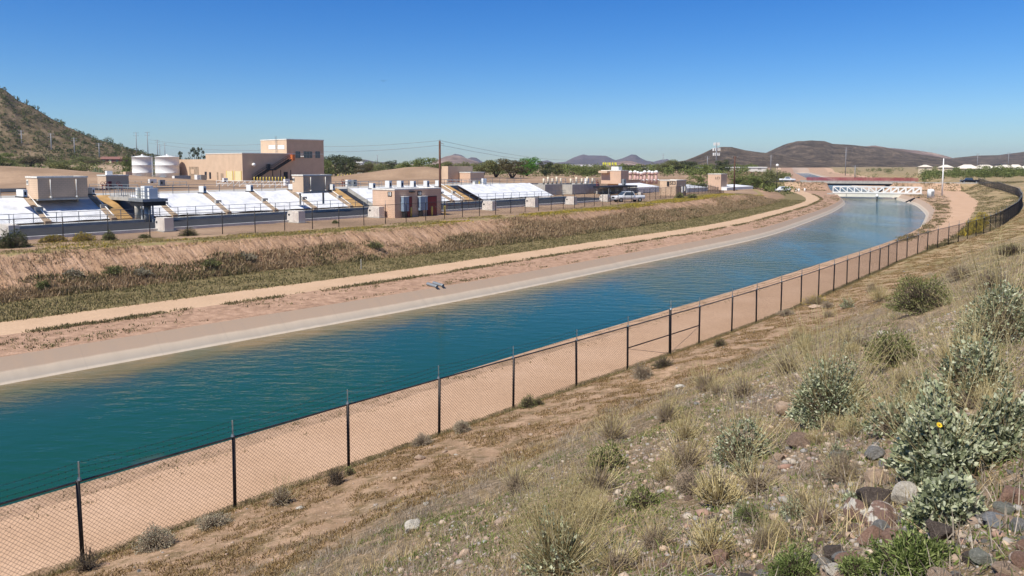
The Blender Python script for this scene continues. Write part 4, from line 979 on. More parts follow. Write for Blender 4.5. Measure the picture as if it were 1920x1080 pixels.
def tree_proto(kind, seed):
    """unit tree: 1 high, 1 wide"""
    rng = np.random.default_rng(seed); R = random.Random(seed); root = empty('tree')
    mats = {'green': L_green, 'dark': L_dark, 'bright': L_bright, 'olive': L_olive, 'palo': L_olive, 'brown': L_brown, 'sparse': L_dark}
    cen = []; tr = MB(); open_ = kind in ('palo', 'brown', 'sparse')
    hz = .32 if open_ else .12
    nst = 4 if open_ else 3
    for i in range(nst):
        a = i * 2 * math.pi / nst + R.uniform(0, 1); rr = R.uniform(.10, .22) if open_ else .1
        e = (rr * math.cos(a), rr * math.sin(a), hz + R.uniform(0, .12)); tr.tube((0, 0, -.03), e, .028, .018, 6)
        for j in range(3):
            b = a + R.uniform(-.8, .8); q = (e[0] + .2*math.cos(b), e[1] + .2*math.sin(b), e[2] + R.uniform(.15, .35)); tr.tube(e, q, .016, .006, 5)
    nc = 34 if kind != 'sparse' else 16
    for i in range(nc):
        a = R.uniform(0, 6.28); r = .42 * math.sqrt(R.random()); z = R.uniform(hz + .02, .90); f = math.sqrt(max(.08, 1 - ((z - .5) / .52) ** 2)) if not open_ else math.sqrt(max(.1, 1 - ((z - .6)/.42)**2))
        cen.append((r * math.cos(a) * f, r * math.sin(a) * f, z, R.uniform(.10, .19) if kind != 'sparse' else R.uniform(.05, .10)))
    V, Fc, rn = leafcloud(cen, 4200 if kind != 'sparse' else 1300, .042, rng)
    tr.build('trunk', M_bark, root, True); cr = mesh_obj('crown', V, Fc, mats[kind], root); set_rnd(cr, rn)
    return root
protos = {}
def put_tree(name, u, vt, y, wpx, kind, label, cat='tree', group=None):
    x = (u - 960) / F * (y * math.cos(PITCH)); gz = ground(x, y); gz = max(gz, hill_z(x, y)); top = py(u, vt, y).z
    h = max(top - gz, 1.0); w = wpx * 1.22 * y / F
    key = (kind, random.randint(0, 1))
    if key not in protos: protos[key] = tree_proto(kind, hash(kind) % 1000 if False else {'green': 10, 'dark': 20, 'bright': 30, 'olive': 40, 'palo': 50, 'brown': 60, 'sparse': 70}[kind] + key[1]); o = protos[key]
    else: o = copy_tree(protos[key])
    o.name = name; o.location = (x, y, gz); o.scale = (w, w, h); o.rotation_euler = (0, 0, random.uniform(0, 6.28)); tag(o, label, cat, group); return o
def hill_z(x, y):
    j = np.argmin(np.abs(HY[0] - y)); 
    if abs(HY[0][j] - y) > 4: return -99
    i = np.argmin(np.abs(HX[:, j] - x)); return HZ[i, j] if abs(HX[i, j] - x) < 3 else -99
TG = 'trees round the treatment plant'
for a in [(10,287,265,52,'green','bright olive tree at the very left edge below the hill'), (58,292,280,48,'brown','brownish tree right of the leftmost green tree'),
    (104,300,300,46,'olive','small olive tree at the foot of the hill behind the open-crowned tree'), (122,301,165,66,'palo','open-crowned palo verde with dark forked trunk on the brown mound'),
    (160,293,310,52,'olive','olive tree at hill foot between palo verde and red roof'), (176,300,300,30,'brown','small brownish tree just left of the red-roofed house'),
    (238,292,235,26,'green','round green tree between red roof and left white tank'), (344,279,235,22,'sparse','smaller sparse grey tree above the low wing'),
    (366,273,240,32,'sparse','taller sparse grey tree above the low wing'), (612,299,230,26,'green','green tree touching the right wall of the tower'),
    (630,290,255,44,'dark','dark tree right of the tower, taller of two'), (656,293,250,46,'dark','dark broad tree second right of the tower'),
    (684,306,240,34,'brown','low brownish tree between dark trees and lone round tree'), (735,300,270,26,'dark','lone small round dark tree on the sandy rise'),
    (707,309,260,30,'olive','low olive tree left of the lone round tree'), (772,301,235,42,'green','left part green tree of the big pair left of the rusty pole'),
    (798,295,228,58,'green','biggest green tree just left of the rusty pole'), (840,302,260,36,'olive','olive tree directly right of the rusty pole'),
    (866,303,260,34,'olive','olive tree over the tall tan building roof'), (905,302,215,38,'palo','feathery olive tree at right corner of the tall tan building'),
    (930,297,210,46,'palo','larger feathery olive tree left of the brown mesquite'), (960,297,195,54,'brown','brown round mesquite with dark trunk casting a wide shadow'),
    (988,289.5,240,44,'bright','vivid bright green cottonwood behind the mesquite'), (1022,302,245,32,'dark','dark green tree right of the cottonwood'),
    (1046,306,250,30,'olive','olive tree second right of the cottonwood'), (1085,312,260,44,'green','low green tree behind the left concrete tank wall'),
    (1118,311,270,38,'olive','low olive tree behind the right concrete tank wall'), (1100,316,240,40,'green','bushy green tree low over the concrete tanks'),
    (1190,309,330,44,'dark','dark tree behind the pink vessels'), (1243,306,340,30,'olive','olive tree right of the pink vessels'), (1262,299,345,36,'olive','tallest olive tree left of the cell tower'),
    (1290,302,345,40,'dark','dark olive tree midway to the cell tower'), (1312,309,300,30,'green','round green bush tree left of the pale warehouse'), (1356,299,330,34,'dark','dark evergreen right of the cell tower'),
    (1300,328,215,44,'green','low green tree left of the tall pinkish block building'), (1385,327,230,34,'green','low green tree right of the wooden pole'), (1432,318,250,46,'olive','feathery olive tree before the pale warehouse'),
    (1412,330,225,36,'green','low olive green tree between wooden pole and green fence'), (1465,318,300,24,'olive','small olive tree by the upstream canal bank')]:
    put_tree('tree', *a, 'tree', TG)
def scatter_crowns(name, label, spec, m, n, size, seed, cat='trees'):
    """a far belt of trees or scrub that reads as one mass: clumps on the ground"""
    rng = np.random.default_rng(seed); cen = []
    for (x, y, r, hh) in spec:
        g = max(ground(x, y), hill_z(x, y)); k = max(1, int(hh / r))
        for j in range(k): cen.append((x + rng.normal() * r * .3, y + rng.normal() * r * .3, g + r * .5 + j * r * .9, r * (1 - .1 * j)))
    V, Fc, rn = leafcloud(cen, n, size, rng, .85); o = mesh_obj(name, V, Fc, m); set_rnd(o, rn); tag(o, label, cat, None, 'stuff'); return o
rng = np.random.default_rng(5)
spec = []
for i in range(150):
    u = rng.uniform(1735, 1960); y = rng.uniform(330, 420); h = rng.uniform(2.5, 5.5) * (.5 + .5 * min(1, (u - 1720) / 60)); spec.append(((u - 960) / F * y, y, rng.uniform(1.3, 2.6), h))
scatter_crowns('roadside_trees', 'dense green belt of trees before the pale-roofed houses', spec, L_green, 26000, .55, 6)
spec = []
for i in range(420):
    u = rng.uniform(560, 1480); y = rng.uniform(330, 620); spec.append(((u - 960) / F * y, y, rng.uniform(1.5, 3.2), rng.uniform(2, 5)))
for i in range(150):
    u = rng.uniform(600, 1320); y = rng.uniform(265, 330)
    if fbm(u / 60., y / 30., 3, 55) > -.05: spec.append(((u - 960) / F * y, y, rng.uniform(1.2, 2.6), rng.uniform(2, 4.5)))
for i in range(90):
    u = rng.uniform(1285, 1480); y = rng.uniform(215, 300); spec.append(((u - 960) / F * y, y, rng.uniform(.9, 1.9), rng.uniform(1, 2.5)))
for i in range(90):
    u = rng.uniform(0, 330); y = rng.uniform(230, 330); spec.append(((u - 960) / F * y, y, rng.uniform(.8, 1.6), rng.uniform(1, 2)))
scatter_crowns('far_trees', 'far belt of mixed olive trees along the skyline', spec, L_green, 70000, .6, 7)
spec = []
for i in range(260):
    t_ = rng.uniform(290, 900); side = rng.choice([-1, 1]); s_ = side * rng.uniform(20, 130) + 8; x, y = w2(t_, s_); spec.append((float(x), float(y), rng.uniform(.5, 1.6) * (1 + t_ / 900), 1.5))
scatter_crowns('desert_scrub', 'scattered scrub on the flats beyond the road bridge', spec, L_olive, 16000, .6, 8)
spec = []
for i in range(700):
    u = rng.uniform(560, 1480); y = rng.uniform(205, 420); spec.append(((u - 960) / F * y, y, rng.uniform(.4, 1.0), .4))
for i in range(500):
    u = rng.uniform(-60, 420); y = rng.uniform(200, 330); spec.append(((u - 960) / F * y, y, rng.uniform(.4, 1.1), .5))
spec = [q for q in spec if not (215 < q[1] < 0)]
scatter_crowns('desert_scrub', 'low olive scrub on the sandy ground behind the plant', spec, L_olive, 26000, .38, 9)
spec = []
for i in range(2600):
    a_ = rng.integers(4, HX.shape[0] - 6); b_ = rng.integers(6, 62); x, y = HX[a_, b_], HY[a_, b_]
    if HZ[a_, b_] > 0: spec.append((x + rng.uniform(-1, 1), y, float(np.exp(rng.normal(-.35, .45))), .5))
cen = [(x, y, hill_z(x, y) + r * .5, r) for x, y, r, h in spec]
V, Fc, rn = leafcloud(cen, 60000, .55, rng, .8); o = mesh_obj('hill_scrub', V, Fc, [L_dark, L_green, L_brown], mi=np.random.default_rng(2).choice(3, 60000, p=[.45, .3, .25])); set_rnd(o, rn); tag(o, 'green scrub bushes dotting the rocky hill', 'scrub', None, 'stuff')
M_sag = flat('saguaro skin', (.10, .12, .06), .8, 0, .2, 3)
def saguaro(u, vt, y, label, name='saguaro'):
    x = (u - 960) / F * y; gz = max(ground(x, y), hill_z(x, y)); h = max(1.5, py(u, vt, y).z - gz)
    e = empty(name, (x, y, gz)); tag(e, label, 'cactus', 'cacti on the hill ridge')
    MB().lathe([(.3, -.2), (.34, h * .5), (.3, h * .9), (.1, h)], 10).build('trunk', M_sag, e, True)
    MB().tube((0, 0, h*.45), (.8, 0, h * .5), .18).tube((.8, 0, h * .48), (.85, 0, h * .8), .2, .14).build('arm', M_sag, e, True)
for a in ((42,180,426,'saguaro cactus on the hill ridge, highest of three'), (59,186,427,'saguaro cactus on the hill ridge, second highest'), (79,198,428,'saguaro cactus on the hill ridge, lowest of three')): saguaro(*a)
for u, lb in ((180, 'left'), (190, 'right')):
    x = (u - 960) / F * 172; e = empty('cactus', (x, 172, ground(x, 172))); tag(e, 'dark clumped cactus behind the pump house, the %s one of two' % lb, 'cactus')
    for k_, (dx, h) in enumerate(((-.4, 2.2), (0, 2.8), (.4, 2.4))): MB().lathe([(.22, 0), (.3, h*.5), (.24, h*.9), (.05, h)], 8, (dx, 0)).build('stem', M_sag, e, True)

# ------------------------------------------------------------------ houses and distant buildings
M_tile = flat('terracotta roof', (.22,.10,.075), .8, 0, .2, 1.5); M_ptile = flat('pale roof tiles', (.70,.63,.52), .8, 0, .12, 1.5); M_stuc = flat('cream stucco', (.66,.56,.40), .9, 0, .08, 1)
def house(u0, u1, vr, ve, y, m_roof, label, hip=.25, name='house', zg=None, wall=None):
    x0 = (u0 - 960) / F * y; x1 = (u1 - 960) / F * y; Lx = x1 - x0; zr = py(960, vr, y).z; ze = py(960, ve, y).z; zg = ground((x0+x1)/2, y + 3) - .3
    ze = max(ze, zg + 2.3); zr = max(zr, ze + .8)
    e = empty(name, (x0, y, zg)); tag(e, label, 'house'); d = 9; he = ze - zg; hr = zr - zg
    w = MB().box(0, Lx, 0, d, 0, he).build('wall', wall or M_stuc, e)
    g = Lx * hip
    MB().add([(-.5, -.5, he), (Lx+.5, -.5, he), (Lx+.5, d+.5, he), (-.5, d+.5, he), (g, d/2, hr), (Lx-g, d/2, hr)], [(3,2,1,0),(0,1,5,4),(2,3,4,5),(1,2,5),(3,0,4)]).build('roof', m_roof, e)
    for f in (.2, .7): ww = MB().box(Lx*f, Lx*f + 1.2, -.05, -.003, 1.0, 2.1).build('window', M_glass, w)
    MB().box(Lx*.45, Lx*.45 + 1, -.05, -.003, .02, 2.05).build('door', M_cream, e); return e
house(184, 235, 293.5, 300, 330, M_tile, 'long low house with red-brown roof below the rocky hill', .03, 'house', wall=M_tile)
house(140, 166, 293.5, 299, 350, M_tile, 'smaller red-brown roof house left of the long red roof', .05, 'house', wall=M_tile)
for a in ((1735,1745,309,313,'tiny pale-roofed house left of the tall white pole'), (1773,1785,309,314,'pale-roofed house just right of the tall white pole'), (1806,1834,308.5,316,'large pale hipped house left of the middle one'), (1836,1868,309,316,'large pale gabled house, middle of the row'),
          (1870,1884,311,318,'low pale-roofed house between the gabled houses'), (1880,1900,309,314,'pale-roofed house second from the right edge'), (1899,1922,308.5,317,'pale gabled house at the right edge'), (1925,1950,309,316,'pale roof beyond the right edge')):
    house(a[0], a[1], a[2], a[3], 450, M_ptile, a[4])
def slab_building(u0, u1, vt, y, label, m=M_pale, d=14, name='warehouse'):
    x0 = (u0 - 960) / F * y; x1 = (u1 - 960) / F * y; zg = ground(x0, y) - .3; zt_ = py(960, vt, y).z
    h_ = max(zt_ - zg, 2.5)
    e = empty(name, (x0, y, zg)); tag(e, label, 'building'); MB().box(0, x1 - x0, 0, d, 0, h_ - .5).build('wall', m, e); MB().box(-.3, x1 - x0 + .3, -.3, d + .3, h_ - .5, h_).build('roof', M_white, e)
    o = MB()
    for k_ in np.arange(2, x1 - x0 - 2, 6): o.box(k_, k_ + 2, -.05, -.003, 1, 2.4)
    o.build('windows', M_conc, e) if o.v else None
    return e
slab_building(1373, 1436, 313, 420, 'long pale warehouse right of the wooden pole', M_cap)
slab_building(1316, 1341, 313, 430, 'short pale warehouse left of the cell tower', M_cap)
slab_building(1045, 1112, 308.6, 1500, 'long white roof far off below the long blue mountain', M_white)
slab_building(849, 870, 313, 330, 'pale flat building behind the tall tan building', M_white)
slab_building(1195, 1230, 314.5, 420, 'pale flat roof behind the pink vessels', M_white)
slab_building(1070, 1110, 315.5, 650, 'dull green flat roof behind the concrete tanks', flat('green roof', (.16,.22,.15), .8))
slab_building(670, 680, 303, 300, 'small white tower-like building between dark trees', M_white, 4)
# a yellow sign on posts above the far trees; its letters cannot be read
e = empty('billboard', py(1130, 311, 600)); tag(e, 'row of bright yellow blocks like rooftop letters above far trees', 'sign')
e.location.z = ground(e.location.x, 600)
top = py(1130, 304.5, 600).z - e.location.z
o = MB(); px_ = 600 / F
for k_, (a_, b_, c_) in enumerate(((0, 3, .9), (4, 7, 1.), (9, 11, .8), (12, 15, 1.), (17, 20, .9), (22, 26, 1.))):
    o.box(a_*px_, b_*px_, 0, .5, top - 2.3*c_, top); o.box((a_+.6)*px_, (b_-.3)*px_, -.1, -.02, top - 2.6, top - 2.2)
o.build('letter_blocks', flat('sign yellow', (.75,.70,.06), .6), e)
o = MB()
for k_ in (1, 13, 24): o.bar((k_*px_, .3, 0), (k_*px_, .3, top - 2), .3)
o.build('posts', M_grey, e)

# ------------------------------------------------------------------ poles
M_wood = flat('rusty brown pole', (.10,.045,.03), .9, 0, .3, 2); M_steel = flat('weathered steel pole', (.25,.25,.26), .6, .3, .1, 1)
def pole(name, label, u, vb, vt, y, r, m, cat='pole', arms=0, armw=1.2, group=None, r2=None):
    x = (u - 960) / F * (y * math.cos(PITCH) + 6 * math.sin(PITCH)); z = ground(x, y) if vb is None else py(u, vb, y).z
    h = py(u, vt, y).z - z; e = empty(name, (x, y, z)); tag(e, label, cat, group)
    MB().tube((0, 0, -.5), (0, 0, h), r, r2 or r * .65, 10).build('shaft', m, e, True)
    if arms:
        o = MB(); ins = MB()
        for k_ in range(arms):
            zz_ = h - .4 - k_ * h * .09; o.bar((-armw, 0, zz_), (armw, 0, zz_), .12)
            for sx_ in (-1, 1): ins.tube((sx_*armw*.9, 0, zz_ + .05), (sx_*armw*.9, 0, zz_ + .35), .08)
        o.build('crossarm', m, e); ins.build('insulators', M_grey, e)
    return e
rp = pole('utility_pole', 'tall rusty brown utility pole beside block building 18', 825.5, 403, 264.5, 92, .15, M_wood, r2=.12)
MB().bar((0, 0, 8.9), (.5, 0, 8.7), .08).tube((0,0,9.0), (0,0,9.25), .06).build('bracket', M_grey, rp)
p2 = pole('utility_pole', 'shorter rusty wooden pole near the tall pinkish building', 1376.5, 354, 293, 178, .2, M_wood, arms=1, armw=.7)
wp = pole('flag_pole', 'tall white tapered pole beside the near road at the truss bridge', 1767, 363, 297, 192, .22, M_white, r2=.1)
MB().bar((-.6, 0, 3.2), (.1, 0, 3.2), .12).build('cleat', M_grey, wp)
dp = pole('lamp_post', 'slim dark post with white round lamp left of the canal road', 1456.5, 352, 312, 215, .1, M_black)
MB().lathe([(.02, -.45), (.35, -.3), (.42, 0), (.3, .35), (.02, .45)], 12).build('lamp_globe', M_white, dp, True).location = (0, 0, py(1456, 312, 215).z - dp.location.z + .3)
mp_ = pole('cell_tower', 'grey cell tower with stacked white antenna panels', 1342.5, None, 267, 560, .55, M_steel, r2=.35)
hh = py(1342, 267, 560).z - mp_.location.z
for zz_, w_ in ((hh - 1.2, 2.0), (hh - 5.2, 2.6), (hh - 8.8, 2.3)):
    a_ = MB(); f_ = MB()
    for k_ in range(9):
        t_ = 2*math.pi*k_/9; cx_, cy_ = w_*math.cos(t_), w_*math.sin(t_); a_.box(cx_ - .28, cx_ + .28, cy_ - .15, cy_ + .15, zz_ - 1.1, zz_ + 1.1); f_.bar((0, 0, zz_), (cx_, cy_, zz_), .14)
    a_.build('antenna_panels', M_white, mp_); f_.build('platform', M_grey, mp_)
for u, vt, y, lb in ((258, 248, 420, 'left of the pair on the hill shoulder'), (279, 247, 425, 'right of the pair on the hill shoulder'), (297, 262, 520, 'third from left behind the tanks'), (301, 271, 650, 'fourth from left behind the tanks'), (310.5, 268, 640, 'fifth from left behind the tanks'),
    (99, 250, 345, 'below the hill right of the brown tree'), (44, 244, 345, 'below the hill near the left edge'), (142, 258, 345, 'in front of the hill, middle'), (188, 268, 345, 'in front of the hill, above the red roof'),
    (708, 290, 900, 'slender one right of the dark trees'), (1243, 288, 900, 'beside the pointed mountain'), (1326, 293, 480, 'left of the cell tower'), (1445, 290, 620, 'before the flat-topped hill, left'), (1585, 276, 560, 'tall one before the flat-topped hill'), (1603, 310, 430, 'short one beyond the road bridge'),
    (1832, 288, 700, 'above the pale houses, left'), (1890, 286, 700, 'above the pale houses, right')):
    pole('power_pole', 'thin grey power pole ' + lb, u, None, vt, y, .16 + y*.00025, M_steel, arms=2, armw=1.0 + y*.001, group='thin grey power poles', r2=.10 + y*.00018)
def wire(pts, label, r=.03):
    e = empty('power_line', pts[0]); tag(e, label, 'cable', 'thin overhead power lines'); o = MB(); p0 = Vector(pts[0])
    for a_, b_ in zip(pts[:-1], pts[1:]):
        a_ = Vector(a_) - p0; b_ = Vector(b_) - p0; sg = (b_ - a_).length * .012; n_ = 14
        pp = [a_.lerp(b_, i / n_) - Vector((0, 0, sg * 4 * (i/n_) * (1 - i/n_))) for i in range(n_ + 1)]
        for p_, q_ in zip(pp[:-1], pp[1:]): o.tube(p_, q_, r, n=4, cap=False)
    o.build('cable', M_steel, e)
wire([py(279, 262, 425), py(500, 270, 330), py(825, 263.5, 240), py(1150, 290, 700)], 'upper thin power line crossing the sky behind the tower', .05)
wire([py(279, 268, 425), py(520, 281, 330), py(826, 272, 240), py(1170, 296, 700)], 'lower thin power line crossing behind the tower', .05)

# ------------------------------------------------------------------ bridges
M_cream2 = flat('cream painted girder', (.74,.70,.58), .6, 0, .06, 2); M_redr = flat('faded red railing', (.30,.06,.07), .7, 0, .1, 2)
A = pz(1562, 361, -8.3); Bp = pz(1727.5, 363.5, -8.35); d = Bp - A; Lb = d.length; ang = math.atan2(d.y, d.x)
e = empty('truss_bridge', A, ang); tag(e, 'white truss footbridge with cream girder spanning the canal', 'bridge')
for yy in (0, 2.2):
    o = MB(); np_ = 12; h0 = .05; h1 = 1.75
    for z in (h0, h1): o.bar((0, yy, z), (Lb, yy, z), .28, .28)
    for i in range(np_ + 1): o.bar((Lb*i/np_, yy, h0), (Lb*i/np_, yy, h1), .2)
    for i in range(np_):
        a_, b_ = (h1, h0) if i < np_ // 2 else (h0, h1); o.bar((Lb*i/np_, yy, a_), (Lb*(i+1)/np_, yy, b_), .22)
    o.build('truss', M_white, e)
MB().box(-.5, Lb + .5, -.15, 2.35, -.25, -.06).build('deck', M_conc, e)
for yy in (-.1, 2.0): MB().box(.4, Lb - .4, yy, yy + .3, -1.15, -.26).build('girder', M_cream2, e)
for xx in (3.5, Lb - 3.5): MB().box(xx, xx + .12, -.22, -.11, -1.1, -.3).build('bracket', M_grey, e)
for xx in (-1.6, Lb - .2): MB().box(xx, xx + 1.8, -.6, 2.8, -3.0, -.27).build('abutment', M_conc, e)
# marker hanging in the water below the truss
q = pz(1644, 376, ZW); e = empty('water_gauge', q); tag(e, 'dark post with white cap standing in water below the truss bridge', 'gauge')
MB().tube((0, 0, -3), (0, 0, 1.0), .24, .2).build('post', M_black, e, True); MB().lathe([(.30, .95), (.42, 1.1), (.36, 1.5), (.12, 1.75), (.02, 1.8)], 12).build('cap', M_white, e, True); MB().bar((-.45, 0, 1.0), (.45, 0, .7), .12).build('bracket', M_white, e)
def tsv(t, s, z): x, y = w2(t, s); return Vector((float(x), float(y), z))
a0 = tsv(TR, -20, 0); b0 = tsv(TR, 60, 0); dd = (b0 - a0); ang = math.atan2(dd.y, dd.x)
def rs(u): # distance along the road axis for a pixel column
    k_ = (u - 960) / F; ux, uy = math.cos(ang), math.sin(ang); return (k_ * a0.y - a0.x) / (ux - k_ * uy)
zr = -6.22
o = MB(); o.box(-160, 240, -4.6, 4.6, zr - .05, zr); ob = o.build('road', M_asph); ob.location = (a0.x, a0.y, 0); ob.rotation_euler = (0, 0, ang); tag(ob, 'grey asphalt road crossing the canal on the bridge', None, None, 'structure')
e = empty('road_bridge', (a0.x, a0.y, 0), ang); tag(e, 'concrete road bridge with long faded red railing over the canal', 'bridge')
x0, x1 = rs(1500), rs(1672); xa, xb = rs(1548), rs(1670)
MB().box(x0, rs(1850), -5.0, -4.65, zr - .35, zr + .32).build('parapet', M_conc, e); MB().box(x0, rs(1720), 4.65, 5.0, zr - .35, zr + .55).build('parapet', M_conc, e)
MB().box(xa - 2, xb + 2, -4.6, 4.6, zr - .95, zr - .06).build('deck', M_black, e)
for xx0, xx1 in ((x0 - 4, xa), (xb, rs(1722))): MB().add([(xx0, -5.3, -9.2), (xx1, -5.3, -9.2), (xx1, 5.3, -9.2), (xx0, 5.3, -9.2), (xx0, -4.64, zr - .36), (xx1, -4.64, zr - .36), (xx1, 4.64, zr - .36), (xx0, 4.64, zr - .36)], [(0,3,2,1),(4,5,6,7),(0,1,5,4),(1,2,6,5),(2,3,7,6),(3,0,4,7)]).build('abutment', M_conc, e)
r_ = MB(); ra = rs(1512); rb = rs(1716)
for xx in np.arange(ra, rb, 1.6): r_.bar((xx, -4.82, zr + .32), (xx, -4.82, zr + 1.6), .10)
for z in (.62, .9, 1.2, 1.6): r_.bar((ra, -4.82, zr + z), (rb, -4.82, zr + z), .07)
for xx in np.arange(ra, rb, .2): r_.bar((xx, -4.82, zr + .62), (xx, -4.82, zr + 1.6), .10)
r_.build('red_railing', M_redr, e)
r_ = MB()
for xx in np.arange(ra, rb, 1.6): r_.bar((xx, 4.82, zr + .55), (xx, 4.82, zr + 1.6), .10)
for z in (.9, 1.25, 1.6): r_.bar((ra, 4.82, zr + z), (rb, 4.82, zr + z), .08)
for xx in np.arange(ra, rb, .2): r_.bar((xx, 4.82, zr + .62), (xx, 4.82, zr + 1.6), .05)
r_.build('red_railing', M_redr, e)
# white control box and gate stairs at the right abutment
q = pz(1745, 370, -7.6); e = empty('gauge_house', q); tag(e, 'white rounded control cabinet by the right end of the truss bridge', 'cabinet')
MB().lathe([(.75, -.1), (.75, 1.5), (.6, 1.85), (.1, 1.95)], 16).build('housing', M_white, e, True); MB().box(-.3, .3, -.80, -.74, .3, 1.4).build('door', M_grey, e)
for k_, u in enumerate((1698, 1706)):
    o = MB().bar(pz(u, 379 - k_, -9.5), pz(u + 18, 371 - k_, -8.4), .22, .3).build('lining_ladder', M_black); tag(o, 'dark rail lying on the concrete lining right of the truss bridge, %s of two' % ('left', 'right')[k_], 'rail')
for k_, (u, v) in enumerate(((1493, 352), (1498, 352), (1509, 351.5))):
    o = MB().lathe([(.28, -.2), (.28, .9), (.22, 1.0), (.03, 1.05)], 10).build('bollard', M_white, None, True); q = pz(u, v, -7.4); o.location = (q.x, q.y, ground(q.x, q.y))
    tag(o, 'white bollard across the far canal road, %s of three' % ('leftmost', 'middle', 'rightmost')[k_], 'bollard', 'white bollards on the far canal road')

# ------------------------------------------------------------------ vehicles
M_tyre = flat('tyre', (.02,.02,.02), .9); M_rim = flat('rim', (.4,.4,.4), .4, .6)
M_carw = flat('white car paint', (.72,.73,.74), .25, 0, .03, 1, spec=.6); M_carb = flat('black car paint', (.012,.012,.014), .2, 0, .03, 1, spec=.6)
def loft(secs):
    """secs: list of (x, [(y,z)...]) cross sections"""
    vs = []; fs = []; k = len(secs[0][1])
    for x, pr in secs: vs += [(x, y, z) for y, z in pr]
    for i in range(len(secs) - 1):
        for j in range(k): fs.append((i*k + j, i*k + (j+1) % k, (i+1)*k + (j+1) % k, (i+1)*k + j))
    fs.append(tuple(range(k))[::-1]); fs.append(tuple(range((len(secs)-1)*k, len(secs)*k))); return MB().add(vs, fs)
def car(label, loc, rz, m, pickup=True, group=None, name=None):
    e = empty(name or ('pickup_truck' if pickup else 'van'), loc, rz); tag(e, label, 'pickup' if pickup else 'van')
    def sec(x, w, z0, z1): return (x, [(-w, z0), (w, z0), (w, z1 - .12), (w - .08, z1), (-w + .08, z1), (-w, z1 - .12)])
    if pickup:
        loft([sec(-2.7, .88, .5, .98), sec(-2.62, .93, .42, 1.02), sec(-1.5, .96, .4, 1.08), sec(.95, .97, .4, 1.08), sec(2.65, .96, .42, 1.08), sec(2.72, .94, .5, 1.05)]).build('body', m, e, True)
        cab = loft([(-1.45, [(-.85, 1.05), (.85, 1.05), (.84, 1.07), (-.84, 1.07)]), (-.75, [(-.85, 1.05), (.85, 1.05), (.70, 1.72), (-.70, 1.72)]), (.65, [(-.85, 1.05), (.85, 1.05), (.70, 1.75), (-.70, 1.75)]), (.92, [(-.85, 1.05), (.85, 1.05), (.72, 1.2), (-.72, 1.2)])]).build('cab', m, e)
        MB().add([(-1.38, -.72, 1.12), (-1.38, .72, 1.12), (-.83, .62, 1.66), (-.83, -.62, 1.66)], [(0, 3, 2, 1)]).build('windscreen', M_glass, cab).location = (-.02, 0, .04)
        for s_ in (-1, 1): MB().add([(-1.1, s_*.865, 1.13), (.7, s_*.865, 1.13), (.6, s_*.745, 1.64), (-.75, s_*.745, 1.64)], [(0, 1, 2, 3)]).build('side_window', M_glass, cab)
        MB().box(1.0, 2.62, -.78, .78, 1.081, 1.09).build('bed_liner', M_black, e)
    else:
        loft([sec(-2.3, .85, .45, .95), sec(-2.2, .92, .4, 1.0), sec(-1.3, .95, .38, 1.1), sec(2.1, .95, .38, 1.15), sec(2.3, .9, .45, 1.1)]).build('body', m, e, True)
        cab = loft([(-1.3, [(-.85, 1.08), (.85, 1.08), (.84, 1.1), (-.84, 1.1)]), (-.6, [(-.85, 1.08), (.85, 1.08), (.72, 1.72), (-.72, 1.72)]), (1.9, [(-.85, 1.08), (.85, 1.08), (.72, 1.76), (-.72, 1.76)]), (2.25, [(-.85, 1.08), (.85, 1.08), (.75, 1.2), (-.75, 1.2)])]).build('cab', m, e)
        for s_ in (-1, 1): MB().add([(-.95, s_*.865, 1.16), (1.95, s_*.865, 1.16), (1.8, s_*.755, 1.64), (-.6, s_*.755, 1.64)], [(0, 1, 2, 3)]).build('side_window', M_glass, cab)
    for xx in ((-1.75, 1.75) if pickup else (-1.4, 1.4)):
        for s_ in (-1, 1):
            w = MB().tube((xx, s_*.72, .37), (xx, s_*.99, .37), .37, n=18).build('wheel', M_tyre, e, True); MB().tube((xx, s_*.98, .37), (xx, s_*1.0, .37), .2, n=12).build('rim', M_rim, w)
    x_ = -2.71 if pickup else -2.31
    for s_ in (-1, 1): MB().box(x_ - .03, x_ + .05, s_*.7 - .16, s_*.7 + .16, .72, .9).build('headlight', M_pale, e)
    MB().box(x_ - .06, x_ + .05, -.85, .85, .42, .56).build('bumper', M_grey, e); MB().box(x_ - .02, x_ + .05, -.45, .45, .66, .9).build('grille', M_black, e); return e
q = pz(1177, 378.5, -6.2); car('white pickup truck parked behind the plant fence right of the enclosures', q, math.radians(20), M_carw)
q = pz(1467, 352, -7.2); car('white van parked beside the far canal road by the lamp post', (q.x, q.y, ground(q.x, q.y)), math.radians(5), M_carw, False)
q = pz(1504, 340, -6.2); car('white pickup truck on the road left of the red railing', (tsv(TR, -15, 0).x, tsv(TR, -15, 0).y, zr), ang + math.pi, M_carw)
xk = rs(1817); car('black pickup truck driving on the road at the right', (a0.x + xk*math.cos(ang), a0.y + xk*math.sin(ang), zr), ang, M_carb)
